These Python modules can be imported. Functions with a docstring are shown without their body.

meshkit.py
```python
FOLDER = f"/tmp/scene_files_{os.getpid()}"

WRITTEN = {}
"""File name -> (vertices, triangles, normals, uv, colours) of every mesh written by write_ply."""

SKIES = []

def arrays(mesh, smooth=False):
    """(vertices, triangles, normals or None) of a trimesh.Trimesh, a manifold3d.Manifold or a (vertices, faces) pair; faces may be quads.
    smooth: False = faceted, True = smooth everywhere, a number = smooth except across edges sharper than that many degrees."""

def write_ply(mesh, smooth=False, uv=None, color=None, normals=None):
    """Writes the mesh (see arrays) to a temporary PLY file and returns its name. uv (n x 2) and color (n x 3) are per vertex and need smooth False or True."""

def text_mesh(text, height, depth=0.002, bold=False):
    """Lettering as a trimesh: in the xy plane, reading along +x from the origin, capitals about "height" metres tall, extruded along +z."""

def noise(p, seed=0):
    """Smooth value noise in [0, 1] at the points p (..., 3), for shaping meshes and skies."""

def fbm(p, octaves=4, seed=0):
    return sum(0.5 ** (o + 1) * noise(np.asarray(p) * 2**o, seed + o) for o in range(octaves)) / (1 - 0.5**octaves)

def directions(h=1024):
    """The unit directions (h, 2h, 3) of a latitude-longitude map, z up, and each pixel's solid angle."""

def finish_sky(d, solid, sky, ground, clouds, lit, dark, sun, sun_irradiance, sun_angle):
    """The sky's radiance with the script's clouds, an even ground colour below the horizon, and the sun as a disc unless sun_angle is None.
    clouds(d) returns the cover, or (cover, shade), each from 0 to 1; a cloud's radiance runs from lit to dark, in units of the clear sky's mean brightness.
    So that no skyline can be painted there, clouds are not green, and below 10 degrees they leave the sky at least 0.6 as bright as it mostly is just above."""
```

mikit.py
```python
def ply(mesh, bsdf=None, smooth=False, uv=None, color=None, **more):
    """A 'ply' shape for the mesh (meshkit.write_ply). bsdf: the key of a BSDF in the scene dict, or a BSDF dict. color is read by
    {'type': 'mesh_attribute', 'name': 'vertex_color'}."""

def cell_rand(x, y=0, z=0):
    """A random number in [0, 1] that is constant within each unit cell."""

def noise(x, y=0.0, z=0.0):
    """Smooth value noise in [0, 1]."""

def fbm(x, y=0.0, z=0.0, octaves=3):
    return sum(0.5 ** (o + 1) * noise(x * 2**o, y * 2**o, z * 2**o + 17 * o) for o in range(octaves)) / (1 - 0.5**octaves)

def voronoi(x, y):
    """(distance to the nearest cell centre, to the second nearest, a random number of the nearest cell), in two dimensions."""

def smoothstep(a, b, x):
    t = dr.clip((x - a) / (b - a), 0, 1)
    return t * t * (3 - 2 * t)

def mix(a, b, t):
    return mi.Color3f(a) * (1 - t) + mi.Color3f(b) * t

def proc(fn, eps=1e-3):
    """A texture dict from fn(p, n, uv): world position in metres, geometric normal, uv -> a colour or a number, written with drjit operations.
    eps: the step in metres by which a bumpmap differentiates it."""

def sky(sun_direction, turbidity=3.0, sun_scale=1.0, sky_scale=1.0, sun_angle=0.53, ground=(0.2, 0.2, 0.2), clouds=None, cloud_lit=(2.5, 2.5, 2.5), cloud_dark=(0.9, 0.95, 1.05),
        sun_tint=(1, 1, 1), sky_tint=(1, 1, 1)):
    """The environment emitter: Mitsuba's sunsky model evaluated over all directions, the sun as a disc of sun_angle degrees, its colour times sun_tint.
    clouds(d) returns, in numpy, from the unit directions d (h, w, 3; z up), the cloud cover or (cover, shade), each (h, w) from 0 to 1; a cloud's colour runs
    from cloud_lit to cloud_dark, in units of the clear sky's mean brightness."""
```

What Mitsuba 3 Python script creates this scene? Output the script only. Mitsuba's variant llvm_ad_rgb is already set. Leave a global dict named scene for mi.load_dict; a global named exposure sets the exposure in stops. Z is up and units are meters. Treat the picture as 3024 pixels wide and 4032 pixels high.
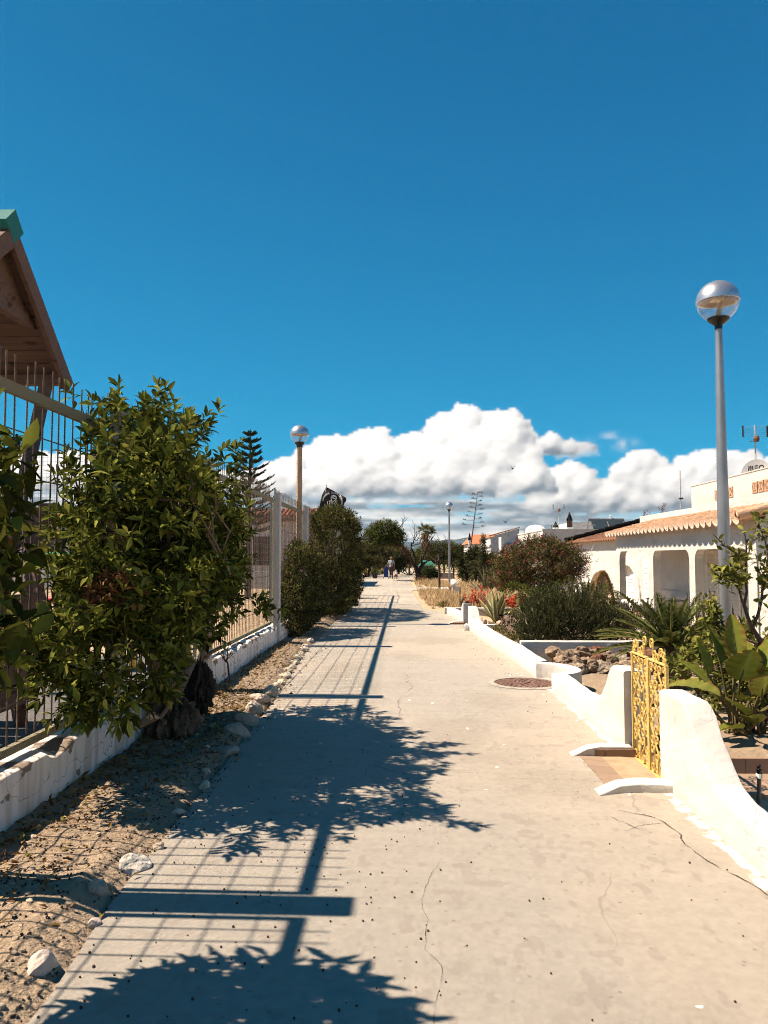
import math, random
import numpy as np, trimesh, mitsuba as mi, drjit as dr
import mikit, meshkit
from mikit import proc, fbm, noise, voronoi, smoothstep, mix, cell_rand
from shapely.geometry import Polygon, LineString, Point
from shapely.ops import unary_union
from scipy.ndimage import gaussian_filter

T = mi.ScalarTransform4f
scene, labels = {}, {}
PI = math.pi

# ---------------------------------------------------------------- camera, sky, exposure
CAM_H = 1.6
PITCH, YAW = math.atan(44.9 / 769.0), math.atan(21.1 / 769.0)
FWD = [-math.sin(YAW) * math.cos(PITCH), math.cos(YAW) * math.cos(PITCH), math.sin(PITCH)]
scene['camera'] = dict(type='perspective', fov=2 * math.degrees(math.atan(384 / 769.0)), fov_axis='x', near_clip=0.05, far_clip=40000.0,
                       to_world=T().look_at(origin=[0, 0, CAM_H], target=[FWD[0], FWD[1], CAM_H + FWD[2]], up=[0, 0, 1]))
exposure = 2.0
SUN = [-0.592, 0.012, 0.806]

# clouds: heaped puffs standing on a flat base all round the horizon (azimuth from +y towards +x, elevation; degrees)
TOP = [(-60, 5.5), (-45, 7.0), (-32, 6.2), (-24, 7.2), (-18, 6.4), (-12.9, 6.1), (-10.6, 6.6), (-9.2, 7.0), (-8.5, 7.5), (-7.8, 8.0), (-6.5, 8.8), (-5.5, 9.05), (-4.3, 8.9), (-3.7, 9.3),
       (-1.9, 9.6), (-1.3, 9.2), (-.9, 8.8), (.8, 9.3), (1.4, 9.1), (1.9, 8.6), (2.0, 10.0), (2.6, 10.6), (4.2, 11.15), (5.1, 11.05), (5.7, 10.4), (6.7, 10.75), (7.1, 10.4), (7.7, 10.75),
       (8.3, 10.6), (8.7, 10.0), (9.2, 9.0), (9.6, 7.0), (9.9, 5.6)]
WING = [(8.6, 9.2), (9.2, 9.3), (10.0, 8.7), (10.7, 9.1), (11.3, 8.6), (11.8, 8.4), (12.7, 8.3), (13.4, 7.9)]
BACK = [(9.5, 5.7), (10.0, 6.0), (11.1, 6.6), (12.2, 6.9), (13.3, 6.4), (13.5, 5.7), (14.2, 5.4), (14.6, 5.65), (15.6, 5.3), (15.5, 6.1), (15.9, 6.9), (16.6, 7.45), (17.4, 7.75), (18.3, 7.0),
        (18.7, 6.3), (19.6, 6.3), (20.1, 7.1), (21.3, 7.25), (23.1, 7.35), (23.6, 7.05), (24.1, 7.2), (24.4, 6.6), (25.0, 6.5), (25.6, 6.9), (30, 7.4), (36, 6.3), (45, 7.6), (60, 6.0)]


def clouds(d):
    az, el = np.degrees(np.arctan2(d[..., 0], d[..., 1])), np.degrees(np.arcsin(np.clip(d[..., 2], -1, 1)))
    out_c, out_s = np.zeros(az.shape), np.zeros(az.shape)
    rows = np.where((el[:, 0] < 13.5) & (el[:, 0] > -1))[0]
    a, e = az[rows], el[rows]
    q = np.stack([np.cos(np.radians(a)) * 57.3, np.sin(np.radians(a)) * 57.3, e * 1.15], -1)
    w1, w2 = meshkit.fbm(q * .9, 5, 3) - .5, meshkit.fbm(q * .9 + 31, 5, 4) - .5
    v1, v2 = meshkit.fbm(q * 2.3, 4, 13) - .5, meshkit.fbm(q * 2.3 + 31, 4, 14) - .5
    aw, ew = a + w1 * 1.0 + v1 * .55, e + w2 * .8 + v2 * .5
    cov, shd = np.zeros(a.shape), np.zeros(a.shape)

    def over(c, s):
        cov[:] = cov * (1 - c) + c
        shd[:] = shd * (1 - c) + s * c

    # a far deck of flat cloud rows low over the horizon, seen edge on
    rows_n = meshkit.fbm(np.stack([q[..., 0] * .2, q[..., 1] * .2, e * 1.6], -1), 5, 21)
    deck = np.clip((rows_n - .31 + .10 * np.clip((3.6 - e) / 2, 0, 1)) * 6, 0, 1) * np.clip((5.1 - e - w1) / 1.0, 0, 1) * np.clip((e + .2) / .8, 0, 1)
    tone = meshkit.fbm(np.stack([q[..., 0] * .3, q[..., 1] * .3, e * 2.0 + .6], -1), 4, 5)
    over(np.maximum(deck * .95, .72 * np.clip((3.6 - e) / 1.6, 0, 1)), np.clip(.72 + (tone - .5) * 2.6, .15, 1))
    rng = np.random.default_rng(5)
    bil = sum(.5 ** k * (1 - np.abs(2 * meshkit.noise(q * 1.25 * 2 ** k, 40 + k) - 1)) for k in range(3)) - .95

    def heap(top, base, n, rmin, rmax, dim):
        """A bank of cumulus: spheres heaped up to the outline, their joint relief lit from the sun's side and darkening towards the base."""
        xs, ys = np.array([t[0] for t in top]), np.array([t[1] for t in top])
        H = np.full(a.shape, -3.0)
        puffs = []
        for _ in range(n):
            x = rng.uniform(xs[0], xs[-1])
            t = np.interp(x, xs, ys)
            r = rng.uniform(rmin, rmax)
            y = base + .2 + max(t - base - r, 0) * rng.random() ** .7
            puffs.append((x, y, r, rng.uniform(-.5, .5)))
        for x in np.arange(xs[0], xs[-1], .30):     # the crest follows the outline
            r = rng.uniform(.32, .75)
            puffs.append((x, np.interp(x, xs, ys) - r * .92, r, -.3))
        for x, y, r, z in puffs:
            k, m = np.where(np.abs(e[:, 0] - y) < r + 1.2)[0], np.where(np.abs(a[0] - x) < r + 1.4)[0]
            if len(k) and len(m):
                i = np.ix_(k, m)
                rr = ((aw[i] - x) / r) ** 2 + ((ew[i] - y) / r) ** 2
                H[i] = np.maximum(H[i], np.where(rr < 1, z * .6 + r * np.sqrt(np.clip(1 - rr, 0, 1)), -3))
        body = H > -2.5
        c = np.clip(gaussian_filter(body.astype(float), .55) * 1.5 - .25, 0, 1) * np.clip((e - base + .15 + w1 * 1.1) * 2.2, 0, 1)
        G = np.where(body, H, 0) + bil * .34
        step = abs(e[0, 0] - e[1, 0])
        lit = 0
        for sg, w in ((.7, .45), (1.6, .35), (4.0, .20)):
            g = gaussian_filter(G, sg)
            ge, ga = np.gradient(g, step)
            ge = -ge if e[0, 0] > e[1, 0] else ge
            ga = ga * np.sign(np.median(np.diff(a[0])))
            nrm = np.sqrt(1 + (.9 * ge) ** 2 + (.9 * ga) ** 2)
            lit = lit + w * (.42 * .9 * ga - .62 * .9 * ge + .66) / nrm
        crease = np.clip(gaussian_filter(G, 3) - G, 0, .6)
        low = np.clip((base + 1.7 - e - w1 * 1.6) / 1.9, 0, 1)
        over(c, np.clip(dim + .74 - .92 * lit + .55 * crease + .62 * low ** 1.2, 0, 1))

    heap(BACK, 2.9, 420, .5, 1.2, .10)
    heap([(60, 6), (90, 8), (120, 6), (150, 7), (179, 6)], 2.9, 420, .5, 1.4, .0)
    heap([(-179, 6), (-150, 7), (-120, 6), (-90, 7.5), (-60, 5.5)], 2.9, 420, .5, 1.4, .0)
    heap(WING, 7.25, 46, .35, .8, .12)
    heap(TOP, 4.35, 330, .7, 1.9, -.02)
    # wisps
    for x, y, r, k in [(14.9, 8.6, .5, .5), (16.0, 7.95, .7, .55), (12.9, 7.9, .8, .6)]:
        g = np.exp(-(((a - x) / r) ** 2 + ((e - y) / (.5 * r)) ** 2)) * np.clip(meshkit.fbm(q * 2.0, 4, 8) * 2.4 - .6, 0, 1)
        over(np.clip(g, 0, 1) * k, np.full(a.shape, .45))
    shd = np.clip(shd + (meshkit.fbm(q * 3.1, 3, 9) - .5) * .30, 0, 1)
    out_c[rows], out_s[rows] = cov, shd
    return out_c, out_s


scene['sky'] = mikit.sky(SUN, turbidity=2.4, sun_scale=1.72, sky_scale=0.585, clouds=clouds, cloud_lit=(5.3, 5.1, 4.9), cloud_dark=(1.08, 1.27, 1.48),
                         sun_tint=(1.0, 0.985, 1.02), sky_tint=(0.15, 1.12, 1.36), ground=(0.25, 0.2, 0.15))


# ---------------------------------------------------------------- materials
def col(c):
    return {'type': 'rgb', 'value': list(c)}


def principled(base, rough=.7, **k):
    return {'type': 'twosided', 'bsdf': {'type': 'principled', 'base_color': base if isinstance(base, dict) else col(base), 'roughness': rough, **k}}


def bumped(bsdf, fn, scale=1.0, eps=1e-3):
    return {'type': 'twosided', 'bsdf': {'type': 'bumpmap', 'arbitrary': proc(fn, eps), 'scale': scale, 'bsdf': bsdf['bsdf'] if bsdf['type'] == 'twosided' else bsdf}}


VC = {'type': 'mesh_attribute', 'name': 'vertex_color'}
scene['mat_plain'] = principled(VC, .75, specular=.25)
scene['mat_gloss'] = principled(VC, .32, specular=.5)
scene['mat_rough'] = bumped(principled(VC, .9, specular=.15), lambda p, n, uv: fbm(p.x * 30, p.y * 30, p.z * 30, 3) * .02 + fbm(p.x * 7, p.y * 7, p.z * 7, 2) * .03, 1.0, 2e-3)
scene['mat_leaf'] = {'type': 'principledthin', 'base_color': VC, 'roughness': .30, 'spec_trans': 0.0, 'diff_trans': .42, 'eta': 1.5}
scene['mat_dryleaf'] = {'type': 'principledthin', 'base_color': VC, 'roughness': .8, 'spec_trans': 0.0, 'diff_trans': .5, 'eta': 1.3}
scene['mat_zinc'] = principled(proc(lambda p, n, uv: mix((.22, .235, .255), (.40, .41, .425), fbm(p.x * 9, p.y * 9, p.z * 3.5, 3))), .42, metallic=.75, specular=.5)
scene['mat_silver'] = principled((.62, .62, .63), .30, metallic=.85)
scene['mat_glass'] = {'type': 'blendbsdf', 'weight': .07, 'a': {'type': 'thindielectric', 'int_ior': 1.5}, 'b': {'type': 'twosided', 'bsdf': {'type': 'diffuse', 'reflectance': col((.7, .7, .7))}}}


def f_white(p, n, uv):      # fresh limewash, a little grubby where it meets the ground
    k = fbm(p.x * 1.7, p.y * 1.7, p.z * 3, 3)
    c = mix((.53, .51, .475), (.46, .44, .405), smoothstep(.45, .8, k))
    foot = smoothstep(.10, .0, p.z + .09 * fbm(p.x * 9, p.y * 9, p.z * 9, 3) - .035)
    c = mix(c, (.36, .31, .25), foot * .45)
    worn = smoothstep(.60, .72, fbm(p.x * 6, p.y * 3.5, p.z * 6, 4)) * smoothstep(.5, .9, n.z)
    c = mix(c, (.34, .325, .30), worn * .5)
    cr = dr.abs(fbm(p.x * 1.9 + 3, p.y * 1.5, p.z * 2.2, 4) - .5)
    c = mix(c, (.25, .23, .21), smoothstep(.0035, .0008, cr) * .55)
    return mix(c, (.36, .33, .29), smoothstep(.70, .80, fbm(p.x * 14, p.y * 14, p.z * 14, 3)) * .4)


scene['mat_white'] = bumped(principled(proc(f_white), .85, specular=.2), lambda p, n, uv: fbm(p.x * 22, p.y * 22, p.z * 22, 3) * .008 + fbm(p.x * 4, p.y * 4, p.z * 4, 2) * .02, 1.0, 2e-3)


def f_oldwall(p, n, uv):    # flaking white paint over grey-brown render, rust runs
    run = fbm(p.y * 16, p.x * 3, p.z * 1.2, 3)
    c = mix((.66, .61, .56), (.50, .43, .37), smoothstep(.45, .75, run))
    flake = fbm(p.y * 6.5, p.x * 6.5, p.z * 9, 4) + .16 * smoothstep(.22, .38, p.z) + .10 * smoothstep(.08, .0, p.z)
    c = mix(c, (.20, .16, .13), smoothstep(.70, .75, flake))
    c = mix(c, (.36, .20, .10), smoothstep(.66, .8, fbm(p.y * 9 + 40, p.x * 9, p.z * .8, 3)) * .5)
    cr = dr.abs(fbm(p.y * 2.3 + 7, p.x, p.z * 2.6, 4) - .5)
    return mix(c, (.10, .08, .07), smoothstep(.006, .001, cr) * .7)


scene['mat_oldwall'] = bumped(principled(proc(f_oldwall), .9, specular=.15), lambda p, n, uv: fbm(p.x * 18, p.y * 18, p.z * 18, 3) * .014 + smoothstep(.68, .75, fbm(p.y * 6.5, p.x * 6.5, p.z * 9, 4)) * -.006, 1.0, 2e-3)


def f_stucco(p, n, uv):
    return mix((.55, .53, .505), (.47, .45, .42), fbm(p.x * 3, p.y * 3, p.z * 3, 3))


scene['mat_stucco'] = bumped(principled(proc(f_stucco), .9, specular=.15), lambda p, n, uv: smoothstep(.35, .65, fbm(p.x * 8, p.y * 8, p.z * 8, 4)) * .016, 1.0, 4e-3)


def f_path(p, n, uv):
    big = fbm(p.x * .45 + 3, p.y * .30, 0, 4)
    warm = smoothstep(.35, .62, big + .18 * smoothstep(.6, 1.5, p.x))
    c = mix((.260, .240, .207), (.294, .260, .213), warm)
    c = c * (.94 + .12 * fbm(p.x * 1.3, p.y * 15 + p.x * 2, 7, 3))
    c = mix(c, (.225, .20, .163), smoothstep(.52, .72, fbm(p.x * 1.1, p.y * .8 + 9, 2, 4)) * .55)
    c = c * (.90 + .2 * fbm(p.x * 35, p.y * 35, 0, 3))
    c = mix(c, (.20, .17, .145), smoothstep(.66, .74, fbm(p.x * 13, p.y * 9, 4, 3)) * .35)
    d1, d2, r = voronoi(p.x * 9, p.y * 9)
    c = mix(c, (.16, .13, .11), smoothstep(.10, .05, d1) * dr.select(r > .80, .55, 0.))
    d1, d2, r = voronoi(p.x * 7 + 50, p.y * 7 + fbm(p.x * 20, p.y * 20, 0, 2))
    c = mix(c, (.76, .73, .66), smoothstep(.13, .08, d1) * dr.select(r > .98 - .13 * smoothstep(1.2, 1.75, p.x), .8, 0.))
    # lime splashed along the foot of the wall
    lime = smoothstep(.03, .0, (1.80 - .24 * smoothstep(10.5, 17., p.y)) - p.x - .09 * fbm(p.x * 14, p.y * 14, 0, 3))
    c = mix(c, (.76, .73, .66), lime * smoothstep(.3, .5, fbm(p.x * 24, p.y * 24, 0, 3)) * .55)
    # far slabs of different pours
    s = cell_rand(dr.floor((p.y + .25 * p.x) / 3.7), dr.floor((p.x + 6 + .3 * noise(p.y * .3)) / 2.6), 3)
    c = c * (1 + (.22 * s - .11) * smoothstep(17., 26., p.y))
    # wandering hairline cracks
    wx, wy = p.x + .35 * fbm(p.x * 1.8, p.y * 1.8, 1, 4), p.y + .5 * fbm(p.x * 1.6, p.y * 1.6, 6, 4)
    d1, d2, r = voronoi(wx * .55, wy * .36 + .3)
    edge = d2 - d1
    keep = smoothstep(.55, .66, fbm(p.x * .9, p.y * .7, 8, 3))
    c = mix(c, (.13, .10, .08), smoothstep(.007, .002, edge) * keep * .35)
    return c


scene['mat_path'] = bumped(principled(proc(f_path), .88, specular=.2), lambda p, n, uv: fbm(p.x * 60, p.y * 60, 0, 2) * .003 + fbm(p.x * 5, p.y * 5, 0, 3) * .008, 1.0, 2e-3)


def f_earth(p, n, uv):
    c = mix((.215, .163, .113), (.285, .222, .157), fbm(p.x * 1.1, p.y * 1.1, 0, 4))
    c = c * (.86 + .28 * fbm(p.x * 26, p.y * 26, 0, 4))
    d1, d2, r = voronoi(p.x * 14, p.y * 14)
    return mix(c, (.20, .14, .09), smoothstep(.2, .1, d1) * dr.select(r > .9, .5, 0.))


scene['mat_earth'] = bumped(principled(proc(f_earth), .95, specular=.1), lambda p, n, uv: fbm(p.x * 34, p.y * 34, 0, 4) * .03, 1.0, 2e-3)


def f_field(p, n, uv):      # ground to the horizon: sand, straw and scrub
    c = mix((.27, .20, .13), (.34, .26, .17), fbm(p.x * .35, p.y * .35, 0, 4))
    far = smoothstep(70., 160., dr.sqrt(p.x * p.x + p.y * p.y))
    c = mix(c, mix((.10, .11, .055), (.22, .19, .10), fbm(p.x * .03, p.y * .03, 0, 4)), far)
    return c * (.8 + .4 * fbm(p.x * 11, p.y * 11, 0, 3))


scene['mat_field'] = principled(proc(f_field), .95, specular=.1)


def f_asphalt(p, n, uv):
    d1, d2, r = voronoi(p.x * 45, p.y * 45)
    return mix((.05, .05, .052), (.15, .145, .14), r * .6 + .4 * fbm(p.x * 3, p.y * 3, 0, 3))


scene['mat_asphalt'] = principled(proc(f_asphalt), .9, specular=.2)


def f_wood(p, n, uv):
    g = fbm(p.x * 3, p.y * 40, p.z * 40, 3)
    c = mix((.085, .052, .040), (.17, .105, .078), g)
    return mix(c, (.06, .03, .02), smoothstep(.70, .78, fbm(p.x * 5 + 4, p.y * 11, p.z * 11, 2)))


scene['mat_wood'] = principled(proc(f_wood), .75, specular=.25)


# ---------------------------------------------------------------- mesh helpers
class M:
    """Collects vertices, triangles and colours."""

    def __init__(self):
        self.v, self.f, self.c, self.n = [], [], [], 0

    def add(self, v, f, c=(.5, .5, .5)):
        v, f = np.asarray(v, float).reshape(-1, 3), np.asarray(f, int)
        if f.shape[1] == 4:
            f = np.vstack([f[:, [0, 1, 2]], f[:, [0, 2, 3]]])
        self.v.append(v)
        self.f.append(f + self.n)
        self.c.append(np.broadcast_to(np.asarray(c, float), v.shape))
        self.n += len(v)
        return self

    def tri(self, mesh, c=(.5, .5, .5)):
        return self.add(mesh.vertices, mesh.faces, c)

    def box(self, lo, hi, c=(.5, .5, .5), mat=None):
        lo, hi = np.asarray(lo, float), np.asarray(hi, float)
        v = np.array([[x, y, z] for x in (0, 1) for y in (0, 1) for z in (0, 1)], float) * (hi - lo) + lo
        if mat is not None:
            v = v @ np.asarray(mat)[:3, :3].T + np.asarray(mat)[:3, 3]
        return self.add(v, [[0, 1, 3, 2], [4, 6, 7, 5], [0, 4, 5, 1], [2, 3, 7, 6], [0, 2, 6, 4], [1, 5, 7, 3]], c)

    def tube(self, pts, r, sides=6, c=(.5, .5, .5), caps=True):
        p = np.asarray(pts, float)
        r = np.broadcast_to(np.asarray(r, float), (len(p),))
        t = np.gradient(p, axis=0)
        t /= np.linalg.norm(t, axis=1, keepdims=True) + 1e-12
        a = np.cross(t[0], [0, 0, 1] if abs(t[0][2]) < .9 else [1, 0, 0])
        A = []
        for k in range(len(p)):
            a = a - t[k] * (a @ t[k])
            a /= np.linalg.norm(a) + 1e-12
            A.append(a)
        A = np.array(A)
        B = np.cross(t, A)
        th = np.arange(sides) * 2 * PI / sides
        v = p[:, None] + r[:, None, None] * (np.cos(th)[None, :, None] * A[:, None] + np.sin(th)[None, :, None] * B[:, None])
        i, j = np.meshgrid(np.arange(len(p) - 1), np.arange(sides), indexing='ij')
        f = np.stack([i * sides + j, i * sides + (j + 1) % sides, (i + 1) * sides + (j + 1) % sides, (i + 1) * sides + j], -1).reshape(-1, 4)
        f = np.vstack([f[:, [0, 1, 2]], f[:, [0, 2, 3]]])
        v = v.reshape(-1, 3)
        if caps:
            e = len(v)
            v = np.vstack([v, p[:1], p[-1:]])
            j = np.arange(sides)
            f = np.vstack([f, np.stack([(j + 1) % sides, j, np.full(sides, e)], 1), np.stack([(len(p) - 1) * sides + j, (len(p) - 1) * sides + (j + 1) % sides, np.full(sides, e + 1)], 1)])
        return self.add(v, f, np.repeat(np.asarray(c, float), sides, 0)[:len(p) * sides].tolist() + [c[0], c[-1]] * (1 if caps else 0) if np.ndim(c) == 2 else c)

    def lathe(self, prof, n=24, at=(0, 0, 0), c=(.5, .5, .5)):
        prof = np.asarray(prof, float)
        th = np.arange(n) * 2 * PI / n
        v = np.stack([prof[:, None, 0] * np.cos(th), prof[:, None, 0] * np.sin(th), np.broadcast_to(prof[:, None, 1], (len(prof), n))], -1).reshape(-1, 3) + np.asarray(at, float)
        i, j = np.meshgrid(np.arange(len(prof) - 1), np.arange(n), indexing='ij')
        return self.add(v, np.stack([i * n + j, i * n + (j + 1) % n, (i + 1) * n + (j + 1) % n, (i + 1) * n + j], -1).reshape(-1, 4), c)

    def extrude(self, poly, h, mat=None, c=(.5, .5, .5)):
        if not hasattr(poly, 'geom_type'):
            poly = Polygon(poly)
        for g in getattr(poly, 'geoms', [poly]):
            if g.geom_type != 'Polygon' or g.area < 1e-7:
                continue
            m = trimesh.creation.extrude_polygon(g, h, engine='earcut')
            v = np.array(m.vertices)
            if mat is not None:
                v = v @ np.asarray(mat)[:3, :3].T + np.asarray(mat)[:3, 3]
            self.add(v, m.faces, c)
        return self

    def get(self):
        return np.vstack(self.v), np.vstack(self.f), np.vstack(self.c)


def key_of(name, parent=None):
    base = f'{parent}__{name}' if parent else name
    k, n = base, 0
    while k in USED:
        n += 1
        k = f'{base}_{n:03d}'
    USED.add(k)
    return k


USED = set()


def put(name, m, mat='mat_plain', parent=None, smooth=False, **lab):
    """One entry of the scene from the mesh m; lab: label, category, group, kind."""
    k = key_of(name, parent)
    v, f, c = m.get() if isinstance(m, M) else m
    if smooth not in (False, True):
        scene[k] = mikit.ply(trimesh.Trimesh(v, f, process=False), mat, smooth=smooth)
    else:
        scene[k] = mikit.ply((v, f), mat, smooth=smooth, color=c)
    if lab:
        labels[k] = lab
    return k


def thing(name, label, category, group=None):
    k = key_of(name)
    labels[k] = {'label': label, 'category': category}
    if group:
        labels[k]['group'] = group
    return k


def rotz(a, at=(0, 0, 0)):
    m = np.eye(4)
    m[:2, :2] = [[math.cos(a), -math.sin(a)], [math.sin(a), math.cos(a)]]
    m[:3, 3] = at
    return m


def axes(o, x, y, z):
    """Matrix with these columns: takes the local xy drawing to the plane spanned by x and y."""
    m = np.eye(4)
    m[:3, 0], m[:3, 1], m[:3, 2], m[:3, 3] = x, y, z, o
    return m


def grid(xs, ys, zf):
    X, Y = np.meshgrid(xs, ys, indexing='ij')
    Z = zf(X, Y)
    n = len(ys)
    i, j = np.meshgrid(np.arange(len(xs) - 1), np.arange(n - 1), indexing='ij')
    f = np.stack([i * n + j, (i + 1) * n + j, (i + 1) * n + j + 1, i * n + j + 1], -1).reshape(-1, 4)
    return np.stack([X, Y, Z], -1).reshape(-1, 3), np.vstack([f[:, [0, 1, 2]], f[:, [0, 2, 3]]])


def rock(seed, size, flat=.8, sub=2, rough=.35, scale=1.6):
    m = trimesh.creation.icosphere(sub)
    v = np.array(m.vertices)
    n1 = meshkit.fbm(v * scale + seed * 7.3, 3, seed)
    v = v * (1 + rough * (n1 - .5) * 2)[:, None]
    rng = np.random.default_rng(seed)
    for _ in range(7):          # knock flat faces off it
        d = rng.normal(size=3)
        d /= np.linalg.norm(d)
        lim = rng.uniform(.55, .85)
        k = v @ d
        v = v - np.where(k > lim, (k - lim), 0)[:, None] * d * .9
    return v * np.asarray(size) * [1, 1, flat], np.array(m.faces)


# ---- leaves: all leaves of a plant are one mesh, many small bent blades
LEAF4 = (np.array([[0, 0, 0], [.42, -.5, .10], [.46, 0, 0], [.42, .5, .10], [1, 0, -.10]]), np.array([[0, 1, 2], [0, 2, 3], [1, 4, 2], [2, 4, 3]]))
LEAF10 = (np.array([[0, 0, 0], [.2, -.30, .05], [.22, 0, .01], [.2, .30, .05], [.5, -.5, .08], [.52, 0, 0], [.5, .5, .08], [.8, -.28, -.01], [.8, 0, -.06], [.8, .28, -.01], [1, 0, -.16]]),
          np.array([[0, 1, 2], [0, 2, 3], [1, 4, 5], [1, 5, 2], [2, 5, 6], [2, 6, 3], [4, 7, 8], [4, 8, 5], [5, 8, 9], [5, 9, 6], [7, 10, 8], [8, 10, 9]]))
BLADE = (np.array([[0, -.5, 0], [0, .5, 0], [1, 0, 0]]), np.array([[0, 1, 2]]))


def unit(a):
    return a / (np.linalg.norm(a, axis=-1, keepdims=True) + 1e-12)


def leaf_mesh(pos, dirs, length, width, cols, rng, shape=LEAF4, up=None, tilt=.5):
    """pos, dirs (n,3), length and width (n), cols (n,3) -> (v, f, c)."""
    x = unit(np.asarray(dirs, float))
    u = np.array([0, 0, 1.0]) + rng.normal(size=x.shape) * tilt if up is None else up
    y = unit(np.cross(u, x))
    z = np.cross(x, y)
    tv, tf = shape
    L, W = np.asarray(length)[:, None, None], np.asarray(width)[:, None, None]
    v = pos[:, None] + tv[None, :, :1] * L * x[:, None] + tv[None, :, 1:2] * W * y[:, None] + tv[None, :, 2:] * L * z[:, None]
    n = len(pos)
    f = (tf[None] + (np.arange(n) * len(tv))[:, None, None]).reshape(-1, 3)
    return v.reshape(-1, 3), f, np.repeat(cols, len(tv), 0)


def blob_tips(blobs, n, rng, shell=.62, jag=.22, seed=0, keep=None):
    """Twig ends spread through ellipsoids (cx,cy,cz,rx,ry,rz), mostly near their skin; returns points and outward axes."""
    b = np.asarray(blobs, float)
    w = (b[:, 3] * b[:, 4] * b[:, 5]) ** (2 / 3)
    k = rng.choice(len(b), n * 3, p=w / w.sum())
    d = unit(rng.normal(size=(n * 3, 3)))
    r = 1 - (1 - shell) * rng.random(n * 3) ** 1.6
    p0 = b[k, :3] + d * b[k, 3:]
    r = r * (1 + jag * (meshkit.fbm(p0 * 2.2, 3, seed) - .5) * 2)
    p = b[k, :3] + d * b[k, 3:] * r[:, None]
    ok = np.ones(len(p), bool)
    for j in range(len(b)):
        q = (((p - b[j, :3]) / b[j, 3:]) ** 2).sum(1)
        ok &= (q > (shell * .95) ** 2) | (k == j)
    if keep is not None:
        ok &= keep(p)
    p, a = p[ok][:n], unit(d[ok][:n] / b[k[ok][:n], 3:])
    return p, a


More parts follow.
